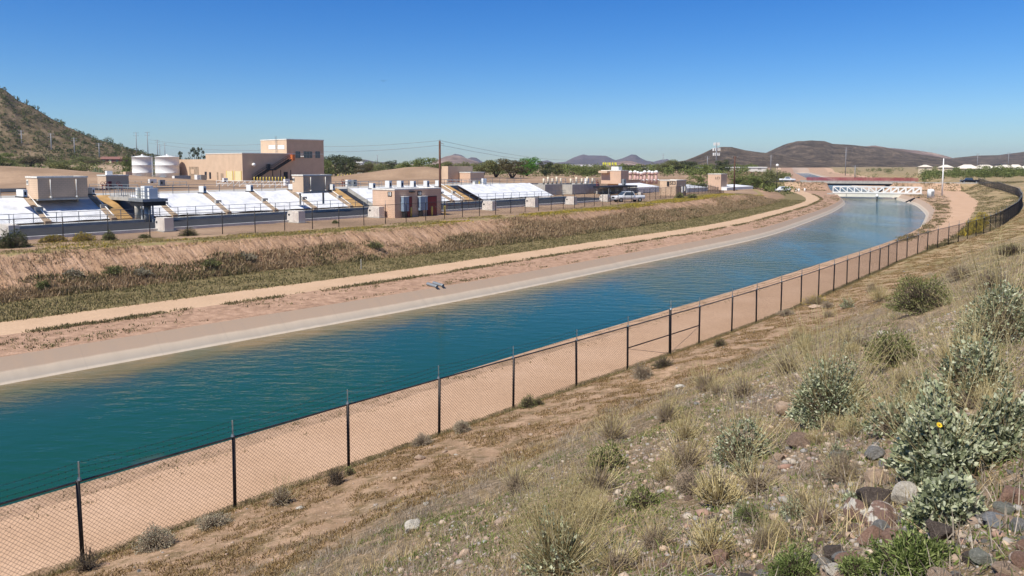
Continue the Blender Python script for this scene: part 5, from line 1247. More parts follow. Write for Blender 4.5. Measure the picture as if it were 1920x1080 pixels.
# culvert pipes over the far lining
for k_, (u, v) in enumerate(((819, 537.5), (829.5, 535.5))):
    q = pz(u, v, -8.80); t_, s_ = ts(q.x, q.y); g_ = w2(t_, 0 * s_ - .95); q = Vector((float(g_[0][0]), float(g_[1][0]), 0)); f_ = w2(t_ , 0 * s_ - 2.0); bk = Vector((float(f_[0][0]), float(f_[1][0]), -8.70)); fr_ = Vector((q.x, q.y, -8.80)); dv = (fr_ - bk).normalized()
    e = empty('culvert_pipe', fr_); tag(e, 'corrugated galvanised culvert pipe over the far lining, %s of two' % ('left', 'right')[k_], 'pipe', 'twin culvert pipes')
    o = MB(); pr = []
    L_ = (fr_ - bk).length; nn_ = 26; R_ = .115
    a_ = dv.cross(Vector((0, 0, 1))).normalized(); b_ = dv.cross(a_); vs = []; fs = []; ns = 16
    pr = [(-L_ + L_ * i / nn_, R_ + .012 * (i % 2)) for i in range(nn_ + 1)] + [(0, R_ - .03), (-L_, R_ - .03)]
    for x_, r__ in pr:
        for j in range(ns): t2 = 2*math.pi*j/ns; vs.append(dv * x_ + (a_*math.cos(t2) + b_*math.sin(t2)) * r__)
    for i in range(len(pr) - 1):
        for j in range(ns): fs.append((i*ns + j, i*ns + (j+1) % ns, (i+1)*ns + (j+1) % ns, (i+1)*ns + j))
    o.add(vs, fs).build('corrugated_wall', flat('corrugated steel', (.30,.32,.32), .4, .5, .1, 5), e, True)
    MB().tube(-dv * .5, -dv * .45, R_ - .035, n=16).build('dark_interior', M_black, e)
q = pz(677, 503, -8.55); t_, s_ = ts(q.x, q.y); o = MB().box(-.03, .03, -.02, .02, -.2, .85).build('marker_stake', M_conc); o.location = (q.x, q.y, ground(q.x, q.y)); tag(o, 'pale wooden marker stake at the foot of the far embankment', 'stake')
# bird in the sky
e = MB().add([(0,0,0),(-.5,.05,.22),(-1.0,.1,.05),(-.5,-.15,.18),(.5,.05,.22),(1.0,.1,.05),(.5,-.15,.18),(0,.4,.03),(0,-.35,-.02),(0,0,-.1)], [(0,7,1),(1,2,3),(0,1,3),(0,3,8),(0,4,7),(4,6,5),(0,6,4),(0,8,6),(7,0,9),(8,9,0),(9,3,1),(9,4,6)]).build('bird', M_black); e.location = py(719, 152, 160); tag(e, 'tiny dark bird high in the blue sky', 'bird')
# ------------------------------------------------------------------ ground vegetation
def Hz(t, s):
    x, y = w2(t, s); return x, y, H(t, s, x, y)
def blades(name, label, cat, t, s, m, h, w, nb, lean=.5, seed=0, z0=-.01, spread=.1, flower=None, kind='stuff'):
    rng = np.random.default_rng(seed); x, y, z = Hz(t, s); n = len(t); hs = h * rng.uniform(.45, 1.2, n)
    P = np.repeat(np.stack([x, y, z + z0], 1), nb, 0); hh = np.repeat(hs, nb) * rng.uniform(.6, 1.15, n * nb)
    sp_ = np.repeat(hs, nb) / h * spread
    P[:, 0] += rng.normal(size=n*nb) * sp_; P[:, 1] += rng.normal(size=n*nb) * sp_
    a = rng.uniform(0, 2*np.pi, n * nb); ln = np.abs(rng.normal(size=n*nb)) * lean
    D = np.stack([np.cos(a) * ln, np.sin(a) * ln, np.ones(n*nb)], 1); D /= np.linalg.norm(D, axis=1)[:, None]
    ww = (w * rng.uniform(.6, 1.4, n*nb))[:, None]; b = rng.uniform(0, 2*np.pi, n*nb); Wd = np.stack([np.cos(b), np.sin(b), 0*b], 1) * ww
    mid = P + D * hh[:, None] * .55; tip = P + D * hh[:, None] + np.stack([D[:, 0], D[:, 1], -.15 + 0*a], 1) * hh[:, None] * .25
    V = np.stack([P - Wd*.5, P + Wd*.5, mid + Wd*.4, tip, mid - Wd*.4], 1).reshape(-1, 3); i = np.arange(n*nb)[:, None] * 5
    q = i + np.array([[0, 1, 2, 4]]); tr = i + np.array([[4, 2, 3, 3]])
    Fc = np.stack([i + np.array([0, 1, 2]), i + np.array([0, 2, 4]), i + np.array([4, 2, 3])], 1).reshape(-1, 3)
    o = mesh_obj(name, V, Fc, m); r = np.repeat(np.clip(np.repeat(rng.uniform(0, 1, n), nb) * .6 + rng.uniform(0, .4, n*nb), 0, 1), 3); set_rnd(o, r)
    tag(o, label, None, None, kind); return o
def mat3(name, a, b, c, trans=.2):
    m, n, l, bs = nt(name); at = n.new('ShaderNodeAttribute'); at.attribute_name = 'rnd'
    col = ramp(n, l, at.outputs['Fac'], [(.1, a), (.5, b), (.9, c)]); l.new(col, bs.inputs['Base Color']); bs.inputs['Roughness'].default_value = .8; bs.inputs['Specular IOR Level'].default_value = .15
    tr = n.new('ShaderNodeBsdfTranslucent'); l.new(col, tr.inputs[0]); mx = n.new('ShaderNodeMixShader'); mx.inputs[0].default_value = trans
    l.new(bs.outputs[0], mx.inputs[1]); l.new(tr.outputs[0], mx.inputs[2]); l.new(mx.outputs[0], n['Material Output'].inputs[0]); return m
G_toe = mat3('toe grass', (.09,.085,.035), (.20,.175,.075), (.42,.32,.17)); G_brown = mat3('brown brush', (.18,.12,.065), (.35,.25,.14), (.55,.41,.26))
G_yel = mat3('yellow wildflowers', (.15,.14,.04), (.36,.28,.06), (.60,.44,.05)); G_crest = mat3('crest grass', (.13,.125,.04), (.28,.235,.085), (.48,.37,.18))
G_weed = mat3('weeds', (.08,.075,.035), (.18,.155,.07), (.34,.26,.14)); G_straw = mat3('straw', (.22,.15,.07), (.46,.35,.17), (.66,.53,.30))
G_grey = mat3('grey dead stems', (.14,.11,.08), (.30,.25,.19), (.50,.42,.33)); G_herb = mat3('small green herbs', (.05,.08,.015), (.13,.17,.04), (.27,.28,.10))
G_mat = mat3('matted annuals', (.10,.065,.025), (.22,.145,.06), (.44,.30,.15))
rg = np.random.default_rng(11)
def tdist(n, a, b, pw=1.5): return a + (b - a) * rg.random(n) ** pw
n = 26000; t = tdist(n, -2, 175, 1.25); u = rg.random(n); s = f_road(t) + .15 + (f_toe(t) - 1.0 - f_road(t)) * u
kp = rg.random(n) < .75 + 1.2 * fbm(t / 2.5, s / 1.2, 4, 89); t, s = t[kp], s[kp]
blades('toe_grass', 'strip of green grass at the embankment toe', 'grass', t, s, G_toe, .20, .05, 4, .7, 1, spread=.15)
n = 60000; t = tdist(n, -2, 165, 1.2); k = rg.random(n) ** 1.1; x, y = w2(t, 0 * t); mask = fbm(t / 7., k * 2.2, 4, 91) + .35 * sm(38, 75, t) + (.55 - k) * 1.1 - .05
keep = (mask + rg.normal(size=n) * .22) > .26; t, k = t[keep], k[keep]; s = f_toe(t) + (f_crest(t) - f_toe(t)) * k
blades('dry_brush', 'brown dry brush covering the lower embankment', 'brush', t, s, G_brown, .34, .045, 5, .6, 2, spread=.16)
n = 15000; t = tdist(n, -2, 165, 1.2); k = rg.random(n) ** 1.6 * .55; mask = fbm(t / 4., k * 3, 3, 95); keep = mask > .12; t, k = t[keep], k[keep]; s = f_toe(t) + (f_crest(t) - f_toe(t)) * k
blades('green_brush', 'dark green weeds low on the embankment', 'brush', t, s, G_weed, .34, .06, 5, .6, 12, spread=.18)
n = 20000; t = tdist(n, -2, 172, 1.2); c_, f_ = f_crest(t), f_fence(t); s = c_ + .5 + (f_ + .4 - c_) * rg.random(n)
keep = fbm(t / 5., s / 1.6, 3, 97) > -.12; t, s = t[keep], s[keep]
blades('crest_grass', 'olive grass along the top of the embankment', 'grass', t, s, G_crest, .16, .045, 4, .8, 3, spread=.18)
n = 22000; t = np.r_[tdist(n, 52, 172, .9), tdist(2500, 8, 52, .8)]; c_, f_ = f_crest(t), f_fence(t); s = c_ + .4 + (f_ * .6 + c_ * .4 - c_) * rg.random(len(t))
keep = fbm(t / 6., s / 1.4, 3, 99) + .3 * sm(60, 90, t) > .22 + rg.normal(size=len(t)) * .12; t, s = t[keep], s[keep]
blades('wildflowers', 'low yellow wildflowers on the embankment crest', 'flowers', t, s, G_yel, .20, .06, 4, .7, 4, spread=.15)
n = 17000; t = tdist(n, -2, 220, 1.3); s = f_verge(t) + rg.normal(size=n) * .2 + .15; keep = rg.random(n) < .28 + 1.3 * fbm(t / 2., s * 1.5, 4, 101) + .25 * (t > 20); t, s = t[keep], s[keep]
n2 = 6000; t2 = tdist(n2, -2, 210, 1.3); s2 = -1.4 - 3.6 * rg.random(n2) ** 1.6; kp = fbm(t2 / 2.5, s2 / .8, 3, 103) > .22 - .3 * (t2 > 95); t = np.r_[t, t2[kp]]; s = np.r_[s, s2[kp]]
blades('roadside_weeds', 'line of weeds between the far road and the lining', 'weeds', t, s, G_weed, .17, .045, 4, .8, 5, spread=.10)
n = 9000; t = tdist(n, -8, 200, 1.5); s = n_lip(t) + .25 + rg.random(n) * (n_r0(t) - n_lip(t) + .3) ; keep = (rg.random(n) < .10 + .9 * np.clip(fbm(t / .9, s / .5, 3, 105), 0, 1)) | ((t > 75) & (rg.random(n) < .5)); t, s = t[keep], s[keep]
blades('bank_weeds', 'sparse weeds on the near canal bank', 'weeds', t, s, G_weed, .09, .02, 4, .8, 6, spread=.06)
n = 9000; t = tdist(n, 62, 260, 1.0); r1, nf = n_r1(t), n_fence(t); s = r1 + (nf - r1) * rg.random(n); keep = (fbm(t / 5., s / 2., 3, 107) > -.05) & (nf - r1 > .8); t, s = t[keep], s[keep]
t2 = tdist(3200, 80, 230, 1.); s2 = n_lip(t2) + .3 + (n_r0(t2) - n_lip(t2)) * rg.random(3200); kp = fbm(t2 / 4., s2, 3, 131) > 0; t2, s2 = t2[kp], s2[kp]
t3 = 268 + rg.choice([-1, 1], 7000) * (5.5 + 9 * rg.random(7000)); s3 = np.where(rg.random(7000) < .4, -3 - 45 * rg.random(7000), 18 + 60 * rg.random(7000)); kp = fbm(t3 / 5., s3 / 5., 3, 133) > -.2; t3, s3 = t3[kp], s3[kp]
blades('roadside_brush', 'grey olive brush on the slopes below the bridge road', 'brush', t3, s3, G_weed, .45, .14, 4, .8, 37, spread=.35)
blades('bank_brush', 'olive brush between the far end of the near road and the fence', 'brush', np.r_[t, t2], np.r_[s, s2], G_weed, .24, .08, 4, .7, 7, spread=.25)
t = tdist(1500, 88, 118, 1.); s = n_r1(t) + 1.0 + rg.random(1500) * 1.4; kp = fbm(t / 3., s, 2, 9) > .1
blades('yellow_brush', 'bright yellow flowering brush beside the far near-side road', 'flowers', t[kp], s[kp], G_yel, .6, .12, 5, .6, 8, spread=.3)
# hillside ground cover
def dens(n, tmax, dmin, dmax, pw=2.):
    t = -16 + (tmax + 16) * rg.random(n) ** pw; d = dmin + (dmax - dmin) * rg.random(n); return t, n_fence(t) + d, d
t, s, d = dens(150000, 130, .0, 6.5, 1.6); kp = fbm(t / .8, s / .5, 4, 111) > -.04; t, s = t[kp], s[kp]
blades('dry_annuals', 'matted brown dried annuals on the bench beside the fence', 'grass', t, s, G_mat, .075, .016, 5, 1.1, 21, spread=.06)
t, s, d = dens(70000, 120, 4.6, 19, 2.0); kp = fbm(t / 1.6, s / 1.2, 4, 113) > -.1; t, s = t[kp], s[kp]
blades('dead_stems', 'grey dead stems covering the hillside', 'brush', t, s, G_grey, .17, .006, 6, 1.0, 22, spread=.06)
t, s, d = dens(48000, 110, 5., 19, 1.9); kp = fbm(t / 1.3, s / 1.3, 4, 115) > .08; t, s = t[kp], s[kp]
blades('dry_grass', 'pale straw grass in clumps on the hillside', 'grass', t, s, G_straw, .22, .005, 6, .8, 23, spread=.08)
t, s, d = dens(110000, 60, 7., 19, 2.6); kp = fbm(t / 1.0, s / 1.0, 4, 117) + .35 * sm(6, -4, t) * sm(8, 12, d) > .05; t, s = t[kp], s[kp]
blades('green_herbs', 'small green herbs among the stones', 'herbs', t, s, G_herb, .055, .011, 7, 1.3, 24, spread=.05)
t, s, d = dens(14000, 150, .0, 8, 1.2); kp = fbm(t / 3., s / 1.5, 4, 119) > .15; t, s = t[kp], s[kp]
blades('hillside_grass', 'olive green grass patches on the bench by the fence', 'grass', t, s, G_crest, .10, .012, 5, .9, 25, spread=.08)
t, s, d = dens(9000, 70, -.25, .5, 1.2)
blades('fence_weeds', 'weeds tangled along the foot of the near fence', 'weeds', t, s, G_weed, .14, .010, 6, .9, 26, spread=.06)

# ------------------------------------------------------------------ stones
def rock_mesh(seed, sub=2, flat_=.6, rough=.28):
    import bmesh
    bm = bmesh.new(); bmesh.ops.create_icosphere(bm, subdivisions=sub, radius=1); rng = np.random.default_rng(seed)
    pl = rng.normal(size=(9, 3)); pl /= np.linalg.norm(pl, axis=1)[:, None]; dd = rng.uniform(.52, .84, 9)
    for v in bm.verts:
        c = np.array(v.co)
        for a, b in zip(pl, dd):
            e = c @ a - b
            if e > 0: c = c - a * e * .97
        nn = float(vn(c[0]*2.2 + seed, c[1]*2.2 + c[2]*1.7, seed)) * rough * .35 + float(vn(c[0]*5 + seed, c[1]*5 + c[2]*4, seed+1)) * rough * .12
        c = c * (1 + nn); v.co = (c[0], c[1] * .8, c[2] * flat_)
    me = bpy.data.meshes.new('rock'); bm.to_mesh(me); bm.free()
    me.polygons.foreach_set('use_smooth', np.zeros(len(me.polygons), dtype=bool)); return me
def rockmat(name, c, c2, sc=6, patch=None):
    m, n, l, b = nt(name); a = noise(n, l, sc, 6, rough=.7); col = ramp(n, l, a, [(.3, tuple(x*.7 for x in c)), (.52, c), (.68, c2)])
    sp_ = noise(n, l, 45, 3); col = mixc(n, l, mrange(n, l, sp_, .55, .7, 0, .5), col, tuple(x*.5 for x in c))
    if patch: col = mixc(n, l, mrange(n, l, noise(n, l, 1.6, 4), .52, .58), col, patch)
    l.new(col, b.inputs['Base Color']); b.inputs['Roughness'].default_value = .9; b.inputs['Specular IOR Level'].default_value = .2
    bump(n, l, b, noise(n, l, 12, 6, rough=.7), .8, .06); return m
RM = {'grey': rockmat('grey stone', (.25,.24,.22), (.38,.36,.33)), 'brown': rockmat('brown stone', (.24,.165,.12), (.36,.26,.19)), 'red': rockmat('reddish stone', (.31,.19,.135), (.42,.27,.20)),
      'tan': rockmat('tan stone', (.46,.33,.23), (.60,.46,.34)), 'green': rockmat('greenish grey stone', (.25,.25,.205), (.37,.36,.30)), 'white': rockmat('white stone', (.62,.56,.46), (.78,.72,.62)),
      'dark': rockmat('dark brown stone', (.115,.09,.075), (.19,.15,.125)), 'brownwhite': rockmat('brown stone with white crust', (.27,.17,.13), (.36,.24,.18), 6, (.72,.66,.56)), 'blue': rockmat('blue grey stone', (.28,.285,.29), (.40,.40,.40))}
rock_protos = {}
def rock(mk, p, sx, sy, sz, rz, label, group=None, seed=0, tilt=0., name='rock', cat='rock', sub=2, flat_=.75):
    key = (mk, seed, sub)
    if key not in rock_protos:
        me = rock_mesh(seed + 3, sub, flat_); me.materials.append(RM[mk]); rock_protos[key] = me
    o = bpy.data.objects.new(name, rock_protos[key]); COL.objects.link(o); o.location = p; o.scale = (sx, sy, sz); o.rotation_euler = (tilt, tilt * .6, rz); tag(o, label, cat, group); return o
def rock_at(u, v, wpx, hpx, mk, label, seed, tilt=.1, rz=0., dx=0, sub=4):
    p = hit(u, v); r = wpx / 2 * p.y / F * 1.15; hz2 = hpx / 2 * p.y / F * 1.15
    p.z += hz2 * .5; return rock(mk, p, r, r * .9, hz2 * 1.15, rz, label, None, seed, tilt, 'boulder' if r > .12 else 'rock', 'rock', sub)
KR = [(1641, 950, 84, 62, 'dark', 'dark angular boulder with flat grey top in the boulder cluster', 31, .25, .3), (1652, 985, 92, 56, 'brownwhite', 'reddish brown boulder with white crust, front of the cluster', 32, .15, 1.2),
      (1697, 945, 56, 56, 'white', 'white speckled boulder beside the low brittlebush', 33, -.2, .5), (1608, 972, 52, 58, 'brownwhite', 'pink and white boulder left of the dark angular one', 34, .3, 2.),
      (1700, 978, 44, 26, 'grey', 'small rounded grey rock below the white boulder', 35, 0, 0), (1632, 1018, 54, 44, 'red', 'rusty red rock at the foot of the cluster', 36, .1, .6),
      (1760, 1010, 66, 52, 'dark', 'dark brown rock under the green herb at lower right', 37, .2, 1.), (1650, 905, 60, 30, 'tan', 'tan flat rock behind the boulder cluster', 38, .1, .4),
      (1675, 876, 44, 34, 'tan', 'pale tan rock above the cluster near the brittlebush', 39, 0, 1.4), (1501, 838, 56, 36, 'brown', 'rounded brown boulder right of the mid brittlebush', 40, .1, .2),
      (1341, 1040, 36, 34, 'red', 'upper of two brick-red rocks at the bottom edge', 41, .2, .5), (1352, 1062, 48, 40, 'red', 'lower of two brick-red rocks at the bottom edge', 42, .2, 1.5),
      (1541, 982, 36, 38, 'brown', 'brown grey rock left of the boulder cluster', 43, .2, .2), (1561, 1048, 44, 44, 'dark', 'dark rock half hidden in green herbs at the bottom', 44, .2, .8),
      (1566, 1077, 48, 26, 'white', 'whitish rock at the bottom edge', 45, .1, .1), (1590, 1060, 64, 34, 'red', 'low reddish brown rock beside the whitish one', 46, .1, 1.1), (1320, 1062, 44, 26, 'tan', 'pale stone left of the brick-red rocks', 47, 0, .4),
      (1895, 945, 70, 42, 'red', 'reddish slab rock on the bare gravel at the right edge', 48, .1, .4), (1885, 962, 50, 26, 'green', 'greenish grey rock on the gravel at the right', 49, .1, 1.2),
      (1870, 978, 54, 22, 'blue', 'flat blue grey stone on the gravel at the right', 50, .05, .3), (1720, 1035, 50, 38, 'green', 'greenish pale rock by the herb at the bottom right', 51, .1, .9),
      (1460, 862, 28, 18, 'tan', 'small tan rock left of the rounded brown boulder', 52, 0, .3), (1478, 775, 46, 36, 'tan', 'tan boulder below the straw-topped brittlebush', 53, .1, .5),
      (1640, 858, 44, 30, 'grey', 'grey rounded rock right of the dead branches', 54, .1, 1.), (1575, 862, 40, 26, 'green', 'green grey rock behind the dead branches', 55, .1, .4),
      (1285, 812, 40, 18, 'tan', 'flat tan rock slab on the mid slope', 56, .1, .9), (1130, 950, 50, 36, 'tan', 'pale tan rock outcrop above the bottom straw clump', 57, .1, .3), (1290, 905, 60, 26, 'tan', 'pinkish bare rock slab beside the bare twig bush', 58, .1, .6),
      (773, 997, 38, 32, 'white', 'white and rust blocky rock alone on the grassy slope', 59, .25, .8), (1276, 727, 20, 9, 'white', 'small white stone pair on the bench', 60, 0, .4), (787, 862, 20, 14, 'tan', 'pale rock below the fence, second bay from the left', 61, 0, .4),
      (1352, 694, 12, 7, 'white', 'tiny white stone on the bench beyond the fence brace', 62, 0, .3), (563, 955, 14, 9, 'white', 'white stone on the bench near the leftmost posts', 63, 0, .3), (798, 947, 13, 8, 'white', 'white stone on the brown bench above the blocky rock', 64, 0, .3),
      (1655, 627, 24, 10, 'white', 'pale stone left of the round olive bush', 65, 0, .3), (1720, 570, 34, 10, 'white', 'pale flat stone under the round olive bush', 66, 0, .3), (1528, 577, 22, 9, 'tan', 'tan stone near the yellow flowering shrub', 67, 0, .3)]
for u, v, w_, h_, mk, lb, sd, tl_, rz in KR: rock_at(u, v, w_, h_, mk, lb, sd, tl_, rz)
rg2 = np.random.default_rng(33); placed = 0; kinds = ['grey', 'brown', 'red', 'tan', 'green', 'dark', 'blue', 'white']; pk = [.22, .26, .14, .22, .06, .07, .01, .02]
while placed < 235:
    u = rg2.uniform(1180, 1950); v = rg2.uniform(790, 1100)
    if rg2.random() > (.15 + .85 * sm(1150, 1600, u)) * (.35 + .65 * sm(790, 930, v)): continue
    p = hit(u, v); r = float(np.exp(rg2.normal(-3.15, .42))); r = min(r, .11)
    mk = kinds[int(rg2.choice(8, p=pk))]; p.z += r * .12
    rock(mk, p, r * rg2.uniform(.8, 1.3), r * rg2.uniform(.8, 1.2), r * rg2.uniform(.6, 1), rg2.uniform(0, 6.28), 'loose %s cobble among the stones of the lower right slope' % {'blue': 'blue grey', 'green': 'greenish grey', 'dark': 'dark brown'}.get(mk, mk), 'loose %s cobbles' % mk, int(rg2.integers(1, 4)), rg2.uniform(-.3, .3), 'cobble', 'cobble', 3); placed += 1
for _ in range(40):
    t = rg2.uniform(-8, 60); d = rg2.uniform(.5, 12); x, y, z = Hz(np.array([t]), n_fence(np.array([t])) + d); r = rg2.uniform(.03, .09)
    mk = ['tan', 'white', 'tan', 'grey'][rg2.integers(0, 4)]
    rock(mk, (x[0], y[0], z[0] + r*.1), r*1.2, r, r*.7, rg2.uniform(0, 6), 'scattered %s stone on the open slope above the fence' % mk, 'scattered %s stones' % mk, 2, .1, 'stone', 'stone')
def gravel(name, label, t, s, size, seed, cols):
    rng = np.random.default_rng(seed); x, y, z = Hz(t, s); n = len(t)
    ph = (1 + 5**.5) / 2; iv = np.array([(-1,ph,0),(1,ph,0),(-1,-ph,0),(1,-ph,0),(0,-1,ph),(0,1,ph),(0,-1,-ph),(0,1,-ph),(ph,0,-1),(ph,0,1),(-ph,0,-1),(-ph,0,1)]) / 1.9
    it = np.array([(0,11,5),(0,5,1),(0,1,7),(0,7,10),(0,10,11),(1,5,9),(5,11,4),(11,10,2),(10,7,6),(7,1,8),(3,9,4),(3,4,2),(3,2,6),(3,6,8),(3,8,9),(4,9,5),(2,4,11),(6,2,10),(8,6,7),(9,8,1)])
    r = size * np.exp(rng.normal(0, .5, n)); J = iv[None] * (1 + rng.normal(0, .16, (n, 12, 1))) * r[:, None, None] * np.stack([rng.uniform(.8, 1.3, n), rng.uniform(.7, 1.1, n), rng.uniform(.45, .8, n)], 1)[:, None, :]
    a = rng.uniform(0, 6.28, n); c_, s_ = np.cos(a)[:, None], np.sin(a)[:, None]
    V = np.stack([J[..., 0]*c_ - J[..., 1]*s_ + x[:, None], J[..., 0]*s_ + J[..., 1]*c_ + y[:, None], J[..., 2] + z[:, None] + r[:, None]*.15], -1).reshape(-1, 3)
    Fc = (it[None] + np.arange(n)[:, None, None] * 12).reshape(-1, 3); o = mesh_obj(name, V, Fc, cols); set_rnd(o, np.repeat(rng.random(n), 20)); tag(o, label, None, None, 'stuff'); return o
m, n_, l_, b_ = nt('mixed gravel'); at = n_.new('ShaderNodeAttribute'); at.attribute_name = 'rnd'
l_.new(ramp(n_, l_, at.outputs['Fac'], [(0, (.16,.12,.10)), (.2, (.38,.28,.20)), (.4, (.27,.26,.24)), (.6, (.48,.36,.25)), (.78, (.30,.18,.13)), (.9, (.30,.29,.26)), (1, (.50,.40,.29))]), b_.inputs['Base Color']); b_.inputs['Roughness'].default_value = .9
M_grav = m
t = -14 + 26 * rg.random(26000) ** 1.3; d = 8.5 + 8.5 * rg.random(26000) ** .6; kp = fbm(t / .9, d / .9, 3, 121) > -.3
gravel('gravel', 'loose mixed gravel on the lower right slope', t[kp], (n_fence(t) + d)[kp], .016, 41, M_grav)
t = -10 + 60 * rg.random(2600) ** 1.5; d = .3 + 16 * rg.random(2600); gravel('gravel', 'thin scatter of pale gravel over the hillside', t, n_fence(t) + d, .018, 42, M_grav)

# ------------------------------------------------------------------ shrubs
L_enc = mat3('brittlebush leaf', (.15,.17,.09), (.31,.34,.20), (.52,.53,.37), .15); L_enc2 = mat3('olive shrub leaf', (.085,.10,.03), (.18,.20,.065), (.33,.32,.14), .2)
L_gry = mat3('grey shrub leaf', (.17,.15,.095), (.32,.29,.20), (.48,.43,.31), .1); L_feather = mat3('feathery green leaf', (.09,.12,.03), (.18,.235,.065), (.32,.36,.14), .3)
M_twig = flat('grey twig', (.29,.225,.155), .9, 0, .3, 20); M_dtwig = flat('dark twig', (.10,.075,.05), .9, 0, .3, 20); M_stalk = mat3('straw stalk', (.32,.25,.11), (.52,.42,.20), (.68,.58,.33), .1)
M_flow = flat('yellow petals', (.80,.55,.02), .6, 0, .1, 20)
def sticks(P0, P1, r0, r1):
    d = P1 - P0; d = d / np.maximum(np.linalg.norm(d, axis=1), 1e-6)[:, None]; a = np.cross(d, np.array([.3, .2, 1.])); a /= np.maximum(np.linalg.norm(a, axis=1), 1e-6)[:, None]; b = np.cross(d, a)
    vs = []
    for P_, r_ in ((P0, r0), (P1, r1)):
        for k in range(3):
            q = 2*np.pi*k/3; vs.append(P_ + (a*np.cos(q) + b*np.sin(q)) * (np.ones(len(P_)) * r_)[:, None])
    V = np.stack(vs, 1).reshape(-1, 3); i = np.arange(len(P0))[:, None] * 6
    return V, np.concatenate([i + np.array([q]) for q in ((0,1,4,3),(1,2,5,4),(2,0,3,5))])
def shrub(u, vb, vt, wpx, kind, label, leaf=.03, nl=3000, stalks=0, name='shrub', group=None, flowers=0, cat='shrub', squash=None, seed=None, xy=None, lump=.28, depth=.8):
    seed = seed if seed is not None else int(u * 7 + vb); rng = np.random.default_rng(seed)
    p = hit(u, vb); r = wpx / 2 * p.y / F; ztop = py(u, vt, p.y + r * .4).z; h = max(.08, ztop - p.z)
    p = Vector((p.x, p.y + r * depth * .55, 0)); p.z = ground(p.x, p.y); h = max(.10, py(u, vt, p.y).z - p.z); cap_ = r * (1.2 if kind not in ('twig', 'enc') else 1.45); hfull = h
    if h > cap_: depth = min(1.5, depth * (1 + .6 * (h / cap_ - 1))); h = cap_
    e = empty(name, p, rng.uniform(0, 6.28)); tag(e, label, cat, group)
    mats = {'enc': L_enc, 'olive': L_enc2, 'grey': L_gry, 'feather': L_feather, 'yellow': G_yel, 'dark': L_dark}
    # dome of leaves
    th = rng.uniform(0, 2*np.pi, nl); cz = rng.uniform(-.15, 1, nl); sr = np.sqrt(1 - np.clip(cz, -1, 1)**2)
    dirs = np.stack([sr*np.cos(th), sr*np.sin(th), cz], 1)
    lum = 1 - lump + lump * 1.3 * (fbm(dirs[:, 0]*2.6 + seed, dirs[:, 1]*2.6 + dirs[:, 2]*2.1, 3, seed % 97) + .2)
    rad = lum * rng.uniform(.55, 1.05, nl) ** .5
    C0 = dirs * rad[:, None] * np.array([r, r * depth, h]); gz = np.array([0.]); C0[:, 2] = np.maximum(C0[:, 2], .01 + rng.random(nl)*.05)
    if kind != 'twig':
        ax = dirs * .8 + rng.normal(size=(nl, 3)) * .55; ax[:, 2] += .25; ax /= np.linalg.norm(ax, axis=1)[:, None]
        sd = np.cross(ax, rng.normal(size=(nl, 3))); sd /= np.linalg.norm(sd, axis=1)[:, None]; nm = np.cross(ax, sd)
        s_ = (leaf * rng.uniform(.6, 1.25, nl))[:, None]; wd = .30 if kind in ('enc',) else (.12 if kind == 'feather' else .25)
        fold = .12
        q = [C0, C0 + ax*s_*.3 + sd*s_*wd + nm*s_*fold, C0 + ax*s_*.65 + sd*s_*wd*.75 + nm*s_*fold, C0 + ax*s_, C0 + ax*s_*.65 - sd*s_*wd*.75 + nm*s_*fold, C0 + ax*s_*.3 - sd*s_*wd + nm*s_*fold]
        V = np.stack(q, 1).reshape(-1, 3); i = np.arange(nl)[:, None] * 6; Fc = np.stack([i + np.array([0,1,2,3]), i + np.array([0,3,4,5])], 1).reshape(-1, 4)
        o = mesh_obj('foliage', V, Fc, mats[kind], e); set_rnd(o, np.repeat(rng.random(nl), 2))
    ns = int(90 + 420 * min(1, r)) if kind != 'twig' else int(nl)
    k = rng.choice(nl, min(ns, nl), replace=False); E_ = C0[k]; B_ = E_ * np.array([.12, .12, 0]) ; M_ = B_ + (E_ - B_) * .5 + rng.normal(size=E_.shape) * r * .06 + np.array([0, 0, h*.08])
    rr = max(.0016, .0042 * min(1, r / .4)) * (1 if p.y < 12 else 1.6)
    V1, F1 = sticks(B_, M_, rr * 1.4, rr); V2, F2 = sticks(M_, E_, rr, rr * .5)
    if kind == 'twig':
        kk = np.repeat(np.arange(len(E_)), 3); E2 = M_[kk] + (E_ - M_)[kk] * rng.uniform(.3, .8, (len(kk), 1)); E3 = E2 + rng.normal(size=E2.shape) * np.array([r, r, h]) * .16 + np.array([0, 0, h*.06])
        V3, F3 = sticks(E2, E3, rr*.6, rr * .35); V2 = np.concatenate([V2, V3]); F2 = np.concatenate([F2, F3 + len(V2) - len(V3)])
    mesh_obj('stems', np.concatenate([V1, V2]), np.concatenate([F1, F2 + len(V1)]), M_dtwig if kind in ('olive', 'feather', 'dark') or 'dark' in label else M_twig, e)
    if stalks:
        th = rng.uniform(0, 2*np.pi, stalks); cz = rng.uniform(.25, 1, stalks); sr = np.sqrt(1 - cz**2); D = np.stack([sr*np.cos(th), sr*np.sin(th), cz], 1)
        S0 = D * np.array([r, r*depth, h]) * .45; S1 = D * np.array([r, r*depth, h]) * rng.uniform(.95, 1.15, (stalks, 1)); S2 = S1 + (D * .7 + np.array([0, 0, .6]) + rng.normal(size=D.shape) * .2) * hfull * rng.uniform(.22, .50, (stalks, 1))
        w_ = .0016 if p.y < 8 else .0028
        Va, Fa = sticks(S0, S1, w_*1.2, w_); Vb, Fb = sticks(S1, S2, w_, w_*.6)
        kk = np.repeat(np.arange(stalks), 2); A_ = S1[kk] + (S2 - S1)[kk] * rng.uniform(.2, .9, (len(kk), 1)); Bq = A_ + rng.normal(size=A_.shape) * h * .08 + np.array([0, 0, h*.05]); Vc, Fc_ = sticks(A_, Bq, w_*.6, w_*.5)
